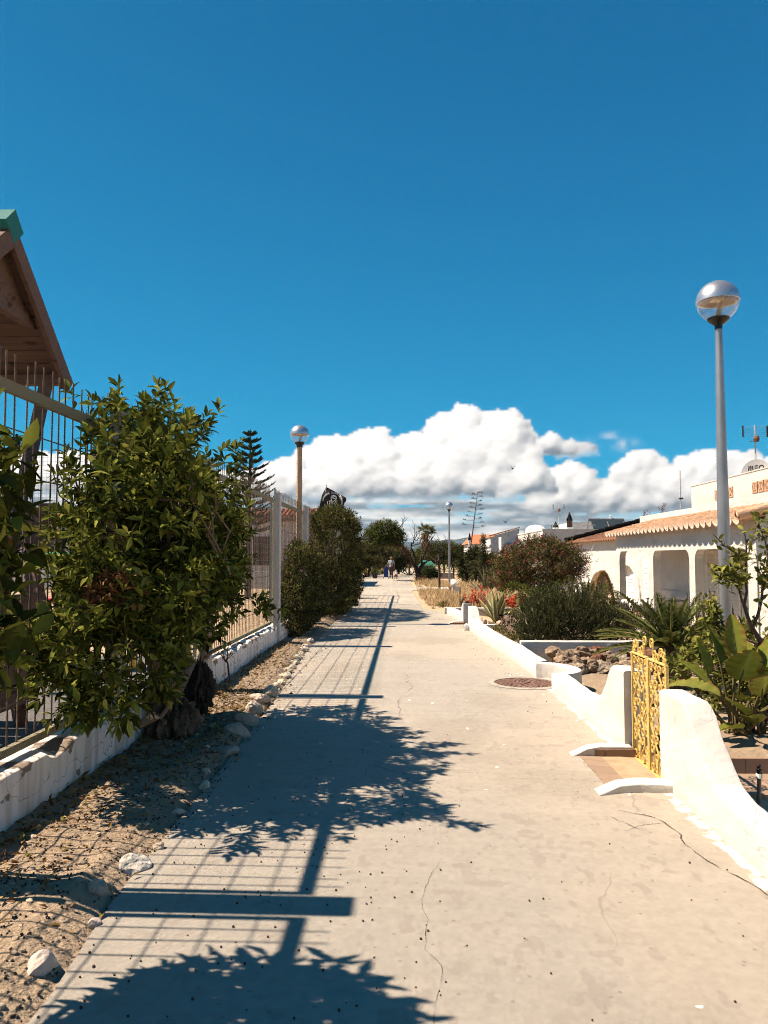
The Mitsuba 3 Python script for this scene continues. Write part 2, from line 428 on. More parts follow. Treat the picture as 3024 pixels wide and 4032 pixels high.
def rosettes(p, a, per, length, width, rng, palette, shape=LEAF4, spread=(25, 95), up=.35, weights=None, jitter=.18, back=.0):
    """A whorl of leaves about each twig end."""
    n = len(p)
    ax = unit(a + np.array([0, 0, up]) + rng.normal(size=a.shape) * .35)
    s = unit(np.cross(ax, rng.normal(size=ax.shape)))
    t = np.cross(ax, s)
    P, D, L, Wd, C = [], [], [], [], []
    pal = np.asarray(palette, float)
    for j in range(per):
        th = 2.39996 * j + rng.uniform(-.4, .4, n)
        op = np.radians(np.interp(j / max(per - 1, 1), [0, 1], spread) + rng.uniform(-14, 14, n))
        d = ax * np.cos(op)[:, None] + (s * np.cos(th)[:, None] + t * np.sin(th)[:, None]) * np.sin(op)[:, None]
        P.append(p - ax * (back + length * .9 * j / per)[:, None] if np.ndim(back + length * .9 * j / per) else p - ax * (back + length * .9 * j / per))
        D.append(d)
        l = length * rng.uniform(.65, 1.15, n)
        L.append(l)
        Wd.append(l * width * rng.uniform(.85, 1.15, n))
        cc = pal[rng.choice(len(pal), n, p=weights)]
        C.append(np.clip(cc * (1 + rng.normal(size=(n, 1)) * jitter), .004, 1))
    return leaf_mesh(np.vstack(P), np.vstack(D), np.hstack(L), np.hstack(Wd), np.vstack(C), rng, shape)


def branch(p0, p1, r0, r1, rng, n=6, wig=.12, sag=0.):
    p0, p1 = np.asarray(p0, float), np.asarray(p1, float)
    t = np.linspace(0, 1, n)[:, None]
    L = np.linalg.norm(p1 - p0)
    w = rng.normal(size=(n, 3)) * wig * L * .25
    w[0] = w[-1] = 0
    return p0 + (p1 - p0) * t + w + np.array([0, 0, -sag * L]) * (t * (1 - t)), np.linspace(r0, r1, n)


# ---------------------------------------------------------------- the setting: ground, path, yard
def ground_z(X, Y):
    z = np.full(X.shape, -.02)
    side = np.clip((X - 1.9) / .5, 0, 1)
    z = z - .06 * side - .27 * np.clip((X - 4) / 3, 0, 1) * np.clip((90 - Y) / 30, 0, 1)
    far = np.clip((np.hypot(X, Y) - 60) / 60, 0, 1)
    bump = (meshkit.fbm(np.stack([X * .4, Y * .4, X * 0], -1), 3, 2) - .5)
    off = np.clip((np.abs(X + .3) - 3.2) / 2, 0, 1) * np.clip((Y - 18) / 8, 0, 1)
    return z + bump * .22 * off - far * .1


gx = np.unique(np.concatenate([-np.geomspace(14, 10500, 40), np.linspace(-14, 14, 113), np.geomspace(14, 10500, 40)]))
gy = np.unique(np.concatenate([-np.geomspace(6, 10500, 30), np.linspace(-6, 110, 233), np.geomspace(110, 10500, 40)]))
v, f = grid(gx, gy, ground_z)
put('ground', (v, f, np.full(v.shape, .4)), 'mat_field', smooth=True, label='sandy garden soil and open ground reaching to the horizon', kind='structure')

LEFT = [(-6, -1.30), (2.9, -1.30), (3.7, -1.37), (5.9, -1.39), (9, -1.47), (13.6, -1.70), (22, -1.75), (30, -1.8), (34, -2.3), (41, -3.0), (46.5, -3.3), (53.5, -3.6), (56, -3.0), (64, -3.2), (80, -2.4), (108, -2.4)]
RIGHT = [(108, .9), (86, 1.0), (62, .75), (50, .38), (42, .36), (40.6, 2.4), (38.2, 2.3), (37.4, .40), (36, .33), (30, .42), (24.1, .56), (22.3, 1.1), (21.8, 1.3), (19.3, 1.5), (17, 1.5), (13, 1.7), (10.5, 2.14), (9.3, 2.14), (6.56, 1.9), (-6, 1.9)]
pp = Polygon([(x, y) for y, x in LEFT] + [(x, y) for y, x in RIGHT])
PAD = Polygon([(1.40, 5.55), (1.40, 6.42), (1.95, 6.48), (1.95, 5.55)])
MAN = Point(1.52, 9.9).buffer(.40, 32)
pp = pp.difference(PAD).difference(MAN)
vv, ff = trimesh.creation.triangulate_polygon(pp, engine='earcut')
vv = np.column_stack([vv, np.zeros(len(vv))])
put('concrete_path', (vv, ff, np.full(vv.shape, .4)), 'mat_path', label='worn beige concrete path running between the fence and the white garden walls', kind='structure')

# joints and open cracks: thin dark grooves' infill lying on the slab
rng = np.random.default_rng(11)


def crack(pts, w, seed, name='crack'):
    r = np.random.default_rng(seed)
    p = np.asarray(pts, float)
    s = np.r_[0, np.cumsum(np.linalg.norm(np.diff(p, axis=0), axis=1))]
    t = np.linspace(0, s[-1], max(8, int(s[-1] / .05)))
    q = np.column_stack([np.interp(t, s, p[:, 0]), np.interp(t, s, p[:, 1])])
    q += (meshkit.fbm(np.column_stack([t * 3, t * 0 + seed, t * 0]), 4, seed)[:, None] - .5) * [.10, .10] + r.normal(size=q.shape) * .004
    d = unit(np.gradient(q, axis=0))
    nrm = np.column_stack([-d[:, 1], d[:, 0]])
    ww = .5 * w * np.clip(r.normal(.8, .5, len(q)), .1, 2.0)[:, None] * np.minimum(1, 8 * np.minimum(np.linspace(0, 1, len(q)), np.linspace(1, 0, len(q))) + .1)[:, None]
    v = np.vstack([np.column_stack([q + nrm * ww, np.full(len(q), .003)]), np.column_stack([q - nrm * ww, np.full(len(q), .003)])])
    n = len(q)
    i = np.arange(n - 1)
    put(name, (v, np.vstack([np.stack([i, i + n, i + n + 1], 1), np.stack([i, i + n + 1, i + 1], 1)]), np.broadcast_to((.06, .045, .035), v.shape)), 'mat_plain', 'concrete_path')


crack([(1.30, 5.05), (1.52, 4.85), (1.60, 4.6), (1.55, 4.45), (1.62, 4.2), (1.70, 3.9), (1.75, 3.6)], .0075, 1)
crack([(1.26, 4.62), (1.40, 4.72), (1.56, 4.78)], .004, 2)
crack([(1.28, 4.95), (1.30, 4.8), (1.36, 4.62)], .003, 3)
crack([(.95, 9.7), (1.1, 9.55), (1.2, 9.3), (1.28, 9.35)], .008, 4)
crack([(1.0, 9.62), (1.18, 9.45), (1.35, 9.42)], .006, 5)
crack([(-.02, 7.5), (-.1, 8.6), (.1, 9.6), (0, 10.6), (.12, 11.8)], .003, 6)
crack([(.05, 2.6), (.15, 3.1), (.05, 3.6), (.18, 4.2)], .0016, 7)
for y, x0, x1, s in [(24.2, -1.7, .45, 8), (19.6, -1.6, 1.3, 9), (31.5, -1.8, -.5, 10), (36.4, -2.0, .3, 12), (14.4, .2, 1.5, 13), (44.5, -3, .3, 15), (28, -.2, .4, 16), (52, -2.8, .2, 17), (12.1, -.1, 1.5, 18)]:
    crack([(x0, y - .1), ((x0 + x1) / 2, y), (x1, y + .12)], .008 if y < 20 else .03, s, 'slab_joint')
crack([(-.3, 26), (-.25, 30), (-.4, 36.4)], .02, 30, 'slab_joint')

# earth strip between the path and the fence wall, heaped and rippled
def strip_z(X, Y):
    ed = np.clip(np.minimum((X + 2.5) / .3 + .3, (-1.22 - X) / .22), 0, 1)
    h = .045 + .10 * (meshkit.fbm(np.stack([X * 1.6, Y * 1.6, X * 0], -1), 4, 6) - .42) + .022 * (meshkit.fbm(np.stack([X * 7, Y * 9, X * 0], -1), 3, 7) - .5)
    return np.where(ed > 0, h * ed, 0) - .012 * (1 - ed)


sx, sy = np.linspace(-2.55, -1.22, 60), np.concatenate([np.linspace(1.2, 14, 420), np.linspace(14.1, 34, 130)])
v, f = grid(sx, sy, strip_z)
edge = np.interp(v[:, 1], [y for y, x in LEFT], [x for y, x in LEFT])
t = (v[:, 0] + 2.55) / 1.33
v[:, 0] = -2.55 + t * (edge + 2.55)
v[:, 2] = np.where(t > .97, -.012, v[:, 2])
put('dirt_strip', (v, f, np.full(v.shape, .4)), 'mat_earth', smooth=True, label='rippled bare earth strip between path and fence wall', kind='structure')
STRIP = (v.reshape(60, -1, 3))


def strip_at(x, y):
    j = int(np.argmin(np.abs(STRIP[0, :, 1] - y)))
    i = int(np.argmin(np.abs(STRIP[:, j, 0] - x)))
    return max(STRIP[i, j, 2], 0)


yard = Polygon([(-2.5, -4), (-2.5, 12.5), (-9, 12.5), (-14, 9), (-14, -4)])
vv, ff = trimesh.creation.triangulate_polygon(yard, engine='earcut')
put('asphalt_yard', (np.column_stack([vv, np.full(len(vv), -.004)]), ff, np.full((len(vv), 3), .1)), 'mat_asphalt', label='dark asphalt yard behind the fence', kind='structure')
# ---------------------------------------------------------------- left side: low wall, metal fence
def wall_run(y0, y1, x0, x1, h, seed, ny=60):
    """A low wall along y with a slightly lumpy, chipped arris."""
    ys = np.linspace(y0, y1, ny)
    prof = [(x1, -.05), (x1, h * .35), (x1, h * .7), (x1, h - .012), (x1 - .014, h), ((x0 + x1) / 2, h + .004), (x0 + .014, h), (x0, h - .012), (x0, -.05)]
    V = np.array([[(x, y, z) for x, z in prof] for y in ys])
    n1 = meshkit.fbm(V * [4, 4, 6] + seed, 4, seed) - .5
    chip = np.clip(meshkit.fbm(V[:, :, :] * [0, 5, 0] + [0, seed, 0], 3, seed + 1) - .60, 0, 1)
    V[:, :, 0] += n1 * .016
    V[:, 3:5, 2] -= chip[:, 3:5] * .28
    V[:, :, 2] += n1 * .012
    m = len(prof)
    i, j = np.meshgrid(np.arange(ny - 1), np.arange(m - 1), indexing='ij')
    f = np.stack([i * m + j, i * m + j + 1, (i + 1) * m + j + 1, (i + 1) * m + j], -1).reshape(-1, 4)
    v = V.reshape(-1, 3)
    caps = []
    for r in (0, ny - 1):
        caps += [[r * m, r * m + k, r * m + k + 1] if r else [r * m, r * m + k + 1, r * m + k] for k in range(1, m - 1)]
    f = np.vstack([f[:, [0, 1, 2]], f[:, [0, 2, 3]], np.array(caps)])
    return v, f[:, ::-1], np.full(v.shape, .6)


put('low_wall', wall_run(.4, 6.85, -2.56, -2.27, .36, 3, 90), 'mat_oldwall', smooth=40, label='stained low white wall under the fence, stretch nearest the camera left of the big bush trunk', category='wall')
put('low_wall', wall_run(8.0, 33, -2.58, -2.29, .37, 9, 220), 'mat_oldwall', smooth=40, label='stained low white wall under the fence running on beyond the big bush trunk', category='wall')

fence = thing('metal_fence', 'tall fence of thin vertical rebar bars between concrete posts on the low wall', 'fence')
FX = -2.41
POSTS = [1.1, 3.66, 6.15, 8.95, 13.9, 17.9, 22.2, 27.0, 32.0]
rng = np.random.default_rng(21)
CONC = (.47, .435, .39)
for y in POSTS:
    m = M()
    poly = Polygon([(-2.365, y - .10), (-2.268, y - .10), (-2.262, y - .085), (-2.262, y + .085), (-2.268, y + .10), (-2.365, y + .10)])
    m.extrude(poly, 2.76 + rng.uniform(-.02, .02), c=CONC)
    put('post', m, 'mat_rough', fence)
OLIVE = (.20, .18, .12)
for a, b in zip(POSTS[:-1], POSTS[1:]):
    for nm, z0, z1, w in (('top_rail', 2.60, 2.67, .02), ('bottom_rail', .40, .45, .02)):
        put(nm, M().box((FX - w, a + .11, z0), (FX + w, b - .11, z1), OLIVE), 'mat_rough', fence)
    for y in (a + .13, b - .13):
        put('frame_upright', M().box((FX - .018, y - .02, .45), (FX + .018, y + .02, 2.60), (.30, .28, .22)), 'mat_rough', fence)
    for k in range(7):
        z = .70 + .28 * k
        put('wire', M().tube([(FX + .012, a + .1, z), (FX + .012, b - .1, z)], .005, 5, (.16, .13, .10)), 'mat_plain', fence)
# one ribbed bar, set up again and again
n = 46
zz = np.linspace(.45, 2.86, n)
bar = M().tube(np.column_stack([np.zeros(n), np.zeros(n), zz]), np.where(np.arange(n) % 2, .0062, .0050), 6, np.where(np.arange(n)[:, None] % 2, (.13, .095, .07), (.09, .065, .05)))
bars = []
for tone in (1.0, .75, 1.35):
    v, f, c = bar.get()
    bars.append(mikit.ply((v, f), 'mat_plain', smooth=True, color=np.clip(c * tone, 0, 1)))
nb = 0
for a, b in zip(POSTS[:-1], POSTS[1:]):
    step = .118 if b < 10 else .105 if b < 19 else .125
    for y in np.arange(a + .2, b - .15, step):
        nb += 1
        if nb > 292:
            continue
        scene[key_of('bar', fence)] = {**bars[int(rng.integers(3))], 'to_world': T().translate([FX - .012, float(y + rng.normal() * .006), float(rng.normal() * .012)]).rotate([1, 0, 0], float(rng.normal() * .35))}

ORD = ['first', 'second', 'third', 'fourth', 'fifth', 'sixth', 'seventh', 'eighth', 'ninth', 'tenth', 'eleventh', 'twelfth', 'thirteenth', 'fourteenth', 'fifteenth', 'sixteenth', 'seventeenth', 'eighteenth', 'nineteenth', 'twentieth', 'twenty-first', 'twenty-second', 'twenty-third', 'twenty-fourth', 'twenty-fifth']

# ---------------------------------------------------------------- stones, litter and berries on the earth strip
STONES = [(-1.40, 4.03, .085, .075), (-1.45, 3.70, .06, .05), (-1.40, 3.03, .07, .055), (-1.36, 4.30, .035, .03), (-1.36, 3.42, .03, .03), (-1.42, 4.88, .04, .03), (-1.40, 5.42, .05, .04), (-1.48, 5.75, .04, .03),
          (-1.45, 6.3, .09, .06), (-1.50, 6.95, .13, .09), (-1.53, 7.45, .12, .10), (-1.56, 7.95, .11, .09), (-1.60, 8.45, .13, .08), (-1.56, 8.95, .12, .10), (-1.57, 9.45, .07, .05), (-1.56, 9.75, .06, .05),
          (-1.60, 10.3, .09, .07), (-1.63, 10.75, .08, .05), (-1.62, 11.15, .06, .05), (-1.66, 11.6, .09, .06), (-1.68, 12.1, .08, .06), (-1.70, 12.6, .07, .05), (-1.73, 13.1, .09, .06), (-1.76, 13.7, .08, .06), (-1.78, 14.4, .1, .06)]
SLAB = ['pale angular rock with a bright top at the path edge, largest of the near stones', 'rough brownish stone just in front of the pale angular rock', 'sharp-edged grey stone at the lower left of the photo beside the bush shadow']
rng = np.random.default_rng(31)
for i, (x, y, s, h) in enumerate(STONES):
    v, f = rock(100 + i, (s * .85, s * 1.05, h), 1.0)
    a = rng.uniform(0, 6)
    v = v @ rotz(a)[:3, :3].T + [x, y, max(strip_at(x, y), 0) + h * .12]
    c0 = np.array((.46, .41, .35)) * rng.uniform(.75, 1.2) * np.array([1, rng.uniform(.92, 1), rng.uniform(.84, 1)])
    if i < 1:
        c0 = np.array((.52, .48, .42))
    c = np.clip(c0 * (.8 + .4 * meshkit.fbm(v * 20, 3, i))[:, None], 0, 1)
    lab = SLAB[i] if i < len(SLAB) else f'small pale stone edging the dirt strip, {ORD[i]} of the row counting away from the camera'
    k = put('border_stone', (v, f, c), 'mat_rough', smooth=False, label=lab, category='stone')
    if i >= len(SLAB):
        labels[k]['group'] = 'stones edging the dirt strip'

m = M()
for q in range(260):
    a, b = rng.uniform(-2.2, -1.40), 2.7 + 10 * rng.random() ** 1.3
    r_ = rng.uniform(.006, .02)
    v, f = rock(900 + q % 20, (r_ * 1.3, r_, r_ * .8), 1.0, 1, .4)
    m.add(v + [a, b, strip_at(a, b) + r_ * .2], f, np.array((.34, .28, .21)) * rng.uniform(.6, 1.4))
put('pebbles', m, 'mat_rough', label='small half-buried pebbles in the dirt strip', category='pebbles', kind='stuff')
n = 2600
x = np.concatenate([-2.28 + rng.gamma(1.6, .16, n - 700), rng.uniform(-2.2, -1.45, 700)])
y = np.concatenate([3 + 11 * rng.random(n - 700) ** 1.1, rng.uniform(5.5, 9, 700)])
x = np.minimum(x, -1.35)
z = np.array([strip_at(a, b) for a, b in zip(x, y)]) + rng.uniform(.004, .02, n)
d = np.column_stack([rng.normal(size=(n, 2)), rng.normal(size=n) * .35])
pal = np.array([(.20, .11, .045), (.27, .17, .06), (.13, .07, .035), (.33, .24, .10), (.09, .055, .03), (.24, .20, .06)])
put('leaf_litter', leaf_mesh(np.column_stack([x, y, z]), d, rng.uniform(.03, .075, n), rng.uniform(.012, .028, n), pal[rng.integers(0, 6, n)] * rng.uniform(.7, 1.3, (n, 1)), rng, tilt=.7), 'mat_dryleaf',
    label='brown and yellow fallen leaves gathered at the foot of the fence wall', category='fallen leaves', kind='stuff')


def pellets(name, xy, zf, r0, r1, label, cat, c=(.03, .022, .018)):
    s = trimesh.creation.icosphere(0)
    m = M()
    for a, b in xy:
        r = rng.uniform(r0, r1)
        m.add(np.array(s.vertices) * r * [1, rng.uniform(.8, 1.5), .9] + [a, b, zf(a, b) + r * .6], s.faces, np.array(c) * rng.uniform(.5, 1.8))
    put(name, m, 'mat_plain', label=label, category=cat, kind='stuff')


pts = np.column_stack([np.clip(rng.normal(-1.75, .25, 1000), -2.25, -1.36), 2.6 + 6.5 * rng.random(1000) ** 1.2])
cl = pts[rng.integers(0, 1000, 900)] + rng.normal(size=(900, 2)) * .03
pellets('fallen_berries', np.vstack([pts, cl]), strip_at, .0035, .007, 'tiny black berries scattered over the dirt strip', 'berries')
pts = np.column_stack([rng.uniform(-1.3, 1.75, 110), 2.5 + 9 * rng.random(110) ** 1.6])
pts = np.vstack([pts, np.column_stack([rng.uniform(-1.35, .2, 160), rng.uniform(2.6, 5.5, 160)]), np.column_stack([1.5 - rng.gamma(1.3, .12, 120), rng.uniform(10.5, 18, 120)])])
pellets('path_debris', pts, lambda a, b: 0, .003, .0065, 'dark crumbs and dry berries lying about on the concrete', 'debris', (.05, .032, .02))

# ---------------------------------------------------------------- bushes growing through the fence
GREEN = [(.046, .055, .013), (.078, .092, .018), (.118, .138, .024), (.17, .19, .034), (.24, .245, .055), (.030, .035, .011)]
BARK = (.16, .115, .085)


def wood(tree, name, specs, sides=7, mat='mat_rough', c=BARK):
    m = M()
    for pts, rad in specs:
        m.tube(pts, rad, sides, c)
    return put(name, m, mat, tree, smooth=True)


def limbs(root, tips, rng, r0, n_main, r_tip=.004, wig=.25):
    """Limbs from the root to a few of the tips, with side twigs to their neighbours."""
    out = []
    mains = tips[rng.choice(len(tips), n_main, replace=False)]
    for t in mains:
        p, r = branch(root, t, r0, r_tip * 1.5, rng, 8, wig)
        out.append((p, r))
        near = tips[np.argsort(((tips - t) ** 2).sum(1))[1:6]]
        for q in near[rng.choice(5, 3, replace=False)]:
            out.append(branch(p[5], q, r[5] * .8, r_tip, rng, 5, wig))
    return out


# the big one
rng = np.random.default_rng(41)
BIG = [(-2.08, 6.7, 1.98, .68, 1.05, .74), (-1.88, 5.35, 1.80, .66, .85, .70), (-2.14, 6.25, 2.62, .38, .50, .30), (-2.05, 7.55, 1.72, .50, .85, .70), (-1.98, 5.10, .98, .58, .62, .50), (-1.75, 6.3, 1.5, .45, .9, .6), (-2.25, 5.7, 1.2, .5, .7, .55)]
bush = thing('fence_bush', 'large dense glossy-leaved bush bulging over the low wall beside the path', 'bush')
keep = lambda p: (meshkit.fbm(p * 2.4, 3, 77) > .40) & (p[:, 2] > .34) & ~((p[:, 0] < -2.35) & (p[:, 2] < .5)) & (p[:, 0] > -3.0)
tips, ax = blob_tips(BIG, 2150, rng, .5, .45, 4, keep)
extra = []
for b, d in [((-2.25, 6.2, 2.62), (-.2, .0, .30)), ((-2.0, 6.1, 2.68), (.1, -.2, .22)), ((-1.8, 6.4, 2.6), (.2, 0, .25)), ((-1.6, 6.6, 2.3), (.15, .1, .3)), ((-2.3, 5.8, 2.4), (-.2, -.2, .5)), ((-1.5, 7.6, 1.2), (.35, 0, -.1)), ((-1.5, 5.2, 1.5), (.3, -.2, .1)), ((-1.6, 5.0, 2.2), (.3, -.25, .2)), ((-2.3, 4.7, 1.1), (-.3, -.1, .1)), ((-1.9, 4.55, 1.2), (.1, -.3, .15))]:
    for k in range(9):
        t = rng.uniform(.1, 1.0)
        extra.append((np.array(b) + np.array(d) * t + rng.normal(size=3) * .045, d))
ep, ed = np.array([e[0] for e in extra]), unit(np.array([e[1] for e in extra]))
tips, ax = np.vstack([tips, ep]), np.vstack([ax, ed])
put('foliage', rosettes(tips, ax, 9, .104, .36, rng, GREEN, LEAF10, weights=[.18, .20, .20, .18, .16, .08]), 'mat_leaf', bush, smooth=True)
ROOT = (-2.10, 6.95, .1)
sp = [branch((-2.12, 7.0, -.03), (-2.15, 6.7, 1.1), .15, .09, rng, 8, .10), branch((-2.1, 6.9, .3), (-1.98, 6.0, 1.25), .085, .05, rng, 7, .15), branch((-2.12, 7.0, .2), (-2.05, 7.6, 1.2), .08, .045, rng, 7, .15), branch((-2.12, 6.9, .7), (-2.2, 6.4, 2.2), .07, .03, rng, 7, .15)]
sp += limbs((-2.13, 6.75, .9), tips, rng, .03, 34)
wood(bush, 'trunk', sp, 7)
def gnarl(at, size, seed, c):
    """A gnarled stump: deep upright folds and knots."""
    g = trimesh.creation.icosphere(4)
    v = np.array(g.vertices)
    th = np.arctan2(v[:, 1], v[:, 0])
    fold = np.abs(meshkit.fbm(np.column_stack([np.cos(th) * 2.6, np.sin(th) * 2.6, v[:, 2] * .8]) + seed, 4, seed) - .5) * 2
    knot = meshkit.fbm(v * 3.4, 4, seed + 1)
    v = v * (.62 + .75 * fold + .45 * (knot - .4))[:, None] * size + at
    cc = np.asarray(c) * (.35 + 1.5 * fold * knot * 1.6)[:, None]
    return v, np.array(g.faces), np.clip(cc, .008, 1)


put('burl', gnarl((-2.03, 7.55, .30), (.19, .22, .30), 5, (.075, .055, .042)), 'mat_rough', bush, smooth=False, label='knobbly black burl at the foot of the trunk')
put('root_mound', gnarl((-2.04, 6.85, .10), (.25, .33, .34), 8, (.17, .115, .08)), 'mat_rough', bush, smooth=False)
for p0, p1, r in [((-2.05, 7.5, .45), (-1.92, 7.75, .98), .030), ((-1.96, 7.65, .75), (-1.78, 7.7, .86), .024), ((-2.0, 7.6, .6), (-1.80, 7.55, .72), .022), ((-2.08, 6.4, .28), (-1.9, 5.7, .42), .028), ((-2.1, 6.7, .08), (-1.93, 6.45, .55), .02)]:
    put('cut_branch', M().tube(branch(p0, p1, r, r * .8, rng, 6, .22)[0], np.linspace(r, r * .8, 6), 8, (.36, .24, .16)), 'mat_rough', bush, smooth=True)
dt, da = blob_tips([(-1.88, 5.3, 1.38, .20, .16, .13)], 34, rng, .3, .3, 4)
put('dry_leaves', rosettes(dt - [0, .38, 0], da, 6, .085, .42, rng, [(.22, .10, .05), (.30, .17, .09), (.14, .07, .04)], LEAF10, (40, 150), -.4), 'mat_dryleaf', bush, smooth=True, label='withered brown leaves in the middle of the bush')
bt = tips[rng.choice(len(tips), 150)]
m = M()
s = trimesh.creation.icosphere(0)
for p in bt:
    for _ in range(4):
        m.add(np.array(s.vertices) * .008 + p + rng.normal(size=3) * .02, s.faces, (.03, .018, .03))
put('berries', m, 'mat_gloss', bush, kind='stuff')

# the one at the left edge, nearest the camera
rng = np.random.default_rng(42)
NEAR = [(-1.82, 2.82, 1.66, .45, .36, .58), (-1.74, 2.62, 1.25, .42, .40, .34), (-1.98, 2.3, 1.5, .6, .5, .7)]
near = thing('fence_bush', 'bush with broad yellowing leaves cut off by the left edge of the photo', 'bush')
tips, ax = blob_tips(NEAR, 520, rng, .5, .4, 9, lambda p: p[:, 2] > .55)
put('foliage', rosettes(tips, ax, 7, .13, .38, rng, GREEN + [(.26, .22, .05)], LEAF10, (40, 120), -.05, weights=[.24, .25, .2, .13, .06, .06, .06]), 'mat_leaf', near, smooth=True)
sp = [branch((-2.15, 2.5, 0), (-1.98, 2.5, 1.1), .06, .04, rng, 8, .15)] + limbs((-2.0, 2.5, .9), tips, rng, .022, 26)
wood(near, 'trunk', sp, 7)
put('dead_leaves', rosettes(np.array([(-1.66, 3.02, 1.62), (-1.62, 3.06, 1.60), (-1.78, 3.05, 1.2), (-1.60, 3.04, 1.66)]), np.array([(0, 0, -1.)] * 4), 6, .10, .4, rng, [(.30, .11, .05), (.24, .09, .04)], LEAF10, (20, 70), -1.), 'mat_dryleaf', near, smooth=True, label='few rust-red dead leaves hanging from a twig')
b3 = tips[rng.choice(len(tips), 60)]
m = M()
for p in b3:
    for _ in range(4):
        m.add(np.array(s.vertices) * .007 + p + rng.normal(size=3) * .02, s.faces, (.03, .018, .03))
put('berries', m, 'mat_gloss', near, kind='stuff')


def hedge(label, blobs, n, leaf, per, root, seed, pal=GREEN, weights=None, shell=.6, keep=None, width=.34, name='fence_bush', cat='bush', jag=.25):
    rng = np.random.default_rng(seed)
    k = thing(name, label, cat)
    tips, ax = blob_tips(blobs, n, rng, shell, jag, seed, keep or (lambda p: p[:, 2] > .08))
    put('foliage', rosettes(tips, ax, per, leaf, width, rng, pal, LEAF4, weights=weights), 'mat_leaf', k, smooth=True)
    sp = []
    for r in root:
        sp += [branch(r, np.array(r) + [rng.normal() * .1, rng.normal() * .1, .6], .05, .035, rng, 5, .15)] + limbs(np.array(r) + [0, 0, .5], tips, rng, .025, 14)
    wood(k, 'trunk', sp, 5)
    return k


HG = [(.030, .036, .013), (.048, .056, .018), (.070, .078, .024), (.10, .105, .032), (.15, .14, .05), (.085, .055, .03)]
hedge('lower rounded bush sprawling against the fence between two concrete posts', [(-2.2, 15.9, .95, .48, 1.0, .95), (-2.25, 15.2, .6, .50, .7, .60), (-2.1, 16.7, 1.0, .45, .7, .9)], 1700, .10, 7, [(-2.2, 15.8, 0), (-2.1, 16.7, 0)], 51, HG, jag=.28)
hedge('tall flat-topped hedge bush hiding the end of the fence', [(-1.98, 20.3, 1.75, .72, 1.5, 1.22), (-1.95, 22.4, 1.75, .76, 1.7, 1.25), (-1.9, 20.5, .7, .62, 1.6, .7), (-1.85, 23.2, .8, .6, 1.2, .8), (-1.95, 21.2, 2.5, .72, 1.8, .50)], 4200, .105, 7, [(-2, 20.4, 0), (-2, 22.4, 0)], 52, HG, jag=.2, shell=.7)

spr = thing('bare_sprig', 'small leafless sprig standing in the dirt against the low wall', 'plant')
rng = np.random.default_rng(60)
sp = [branch((-2.02, 8.85, .03), (-2.06, 8.85, .42), .014, .009, rng, 6, .2)]
for k in range(6):
    sp.append(branch((-2.06, 8.85, .40), (-2.06 + rng.uniform(-.12, .12), 8.85 + rng.uniform(-.12, .12), .40 + rng.uniform(.08, .22)), .007, .003, rng, 4, .2))
wood(spr, 'stem', sp, 5, c=(.07, .05, .045))
tp = np.array([a[0][-1] for a in sp[1:]])
put('withered_tips', rosettes(tp, np.tile([0, 0, 1.], (6, 1)), 6, .04, .4, rng, [(.06, .04, .035)], LEAF4), 'mat_dryleaf', spr, kind='stuff')

# ---------------------------------------------------------------- street lamps
GLOBES = 'globe street lamps along the path'


def lamp(x, y, z0, zc, R, r0, r1, label, wooden=False):
    k = thing('street_lamp', label, 'street lamp', GLOBES)
    zt = zc - R * .90 - .06
    if wooden:
        th = np.arange(8) * PI / 4 + PI / 8
        m = M()
        ring = lambda r, z: np.column_stack([x + r * np.cos(th), y + r * np.sin(th), np.full(8, z)])
        i = np.arange(8)
        m.add(np.vstack([ring(r0, z0), ring(r1, zt)]), np.stack([i, (i + 1) % 8, (i + 1) % 8 + 8, i + 8], 1), (.38, .275, .185))
        put('pole', m, 'mat_rough', k)
    else:
        put('pole', M().lathe([(r0, 0), (r0, (zt - z0) * .5), (r1, zt - z0)], 20, (x, y, z0)), 'mat_zinc', k, smooth=True)
    put('collar', M().lathe([(r1 * 1.02, -.105), (r1 * 1.12, -.105), (r1 * 1.15, -.06), (R * .50, .0), (R * .51, .02), (R * .44, .03), (0, .03)], 24, (x, y, zc - R * .90), (.025, .018, .018)), 'mat_gloss', k, smooth=30)
    a = np.linspace(-62, 2, 14)
    put('clear_bowl', M().lathe([(R * .97 * math.cos(math.radians(t)), R * .97 * math.sin(math.radians(t))) for t in a], 32, (x, y, zc)), 'mat_glass', k, smooth=True)
    a = np.linspace(0, 90, 14)
    put('dome', M().lathe([(R * .90, .0), (R, -.004)] + [(R * math.cos(math.radians(t)), R * math.sin(math.radians(t))) for t in a[1:]], 36, (x, y, zc), (.62, .61, .60)), 'mat_silver', k, smooth=40)
    put('reflector', M().lathe([(R * .93, -.002), (R * .5, .05), (R * .2, .06), (0, .06)], 28, (x, y, zc), (.34, .27, .22)), 'mat_plain', k, smooth=True)
    put('lamp_unit', M().box((x - .08, y - .05, zc + .005), (x + .05, y + .05, zc + .045), (.55, .45, .30)), 'mat_gloss', k)
    put('bracket', M().tube([(x - .02, y, zc - R * .9), (x + .02, y, zc - R * .35), (x + .07, y, zc + .03)], .026, 4, (.35, .28, .23)), 'mat_plain', k)
    return k


lamp(3.44, 8.4, -.1, 4.40, .228, .062, .036, 'tall zinc lamp post at the right edge rising behind the sword-leaved garden plants')
lamp(-2.56, 18.5, 0, 4.57, .235, .085, .065, 'lamp on a pale tapered octagonal concrete pole standing behind the fence', True)
lamp(2.70, 47.2, -.1, 4.72, .26, .062, .05, 'distant zinc lamp post standing in dry grass beside a white stone')

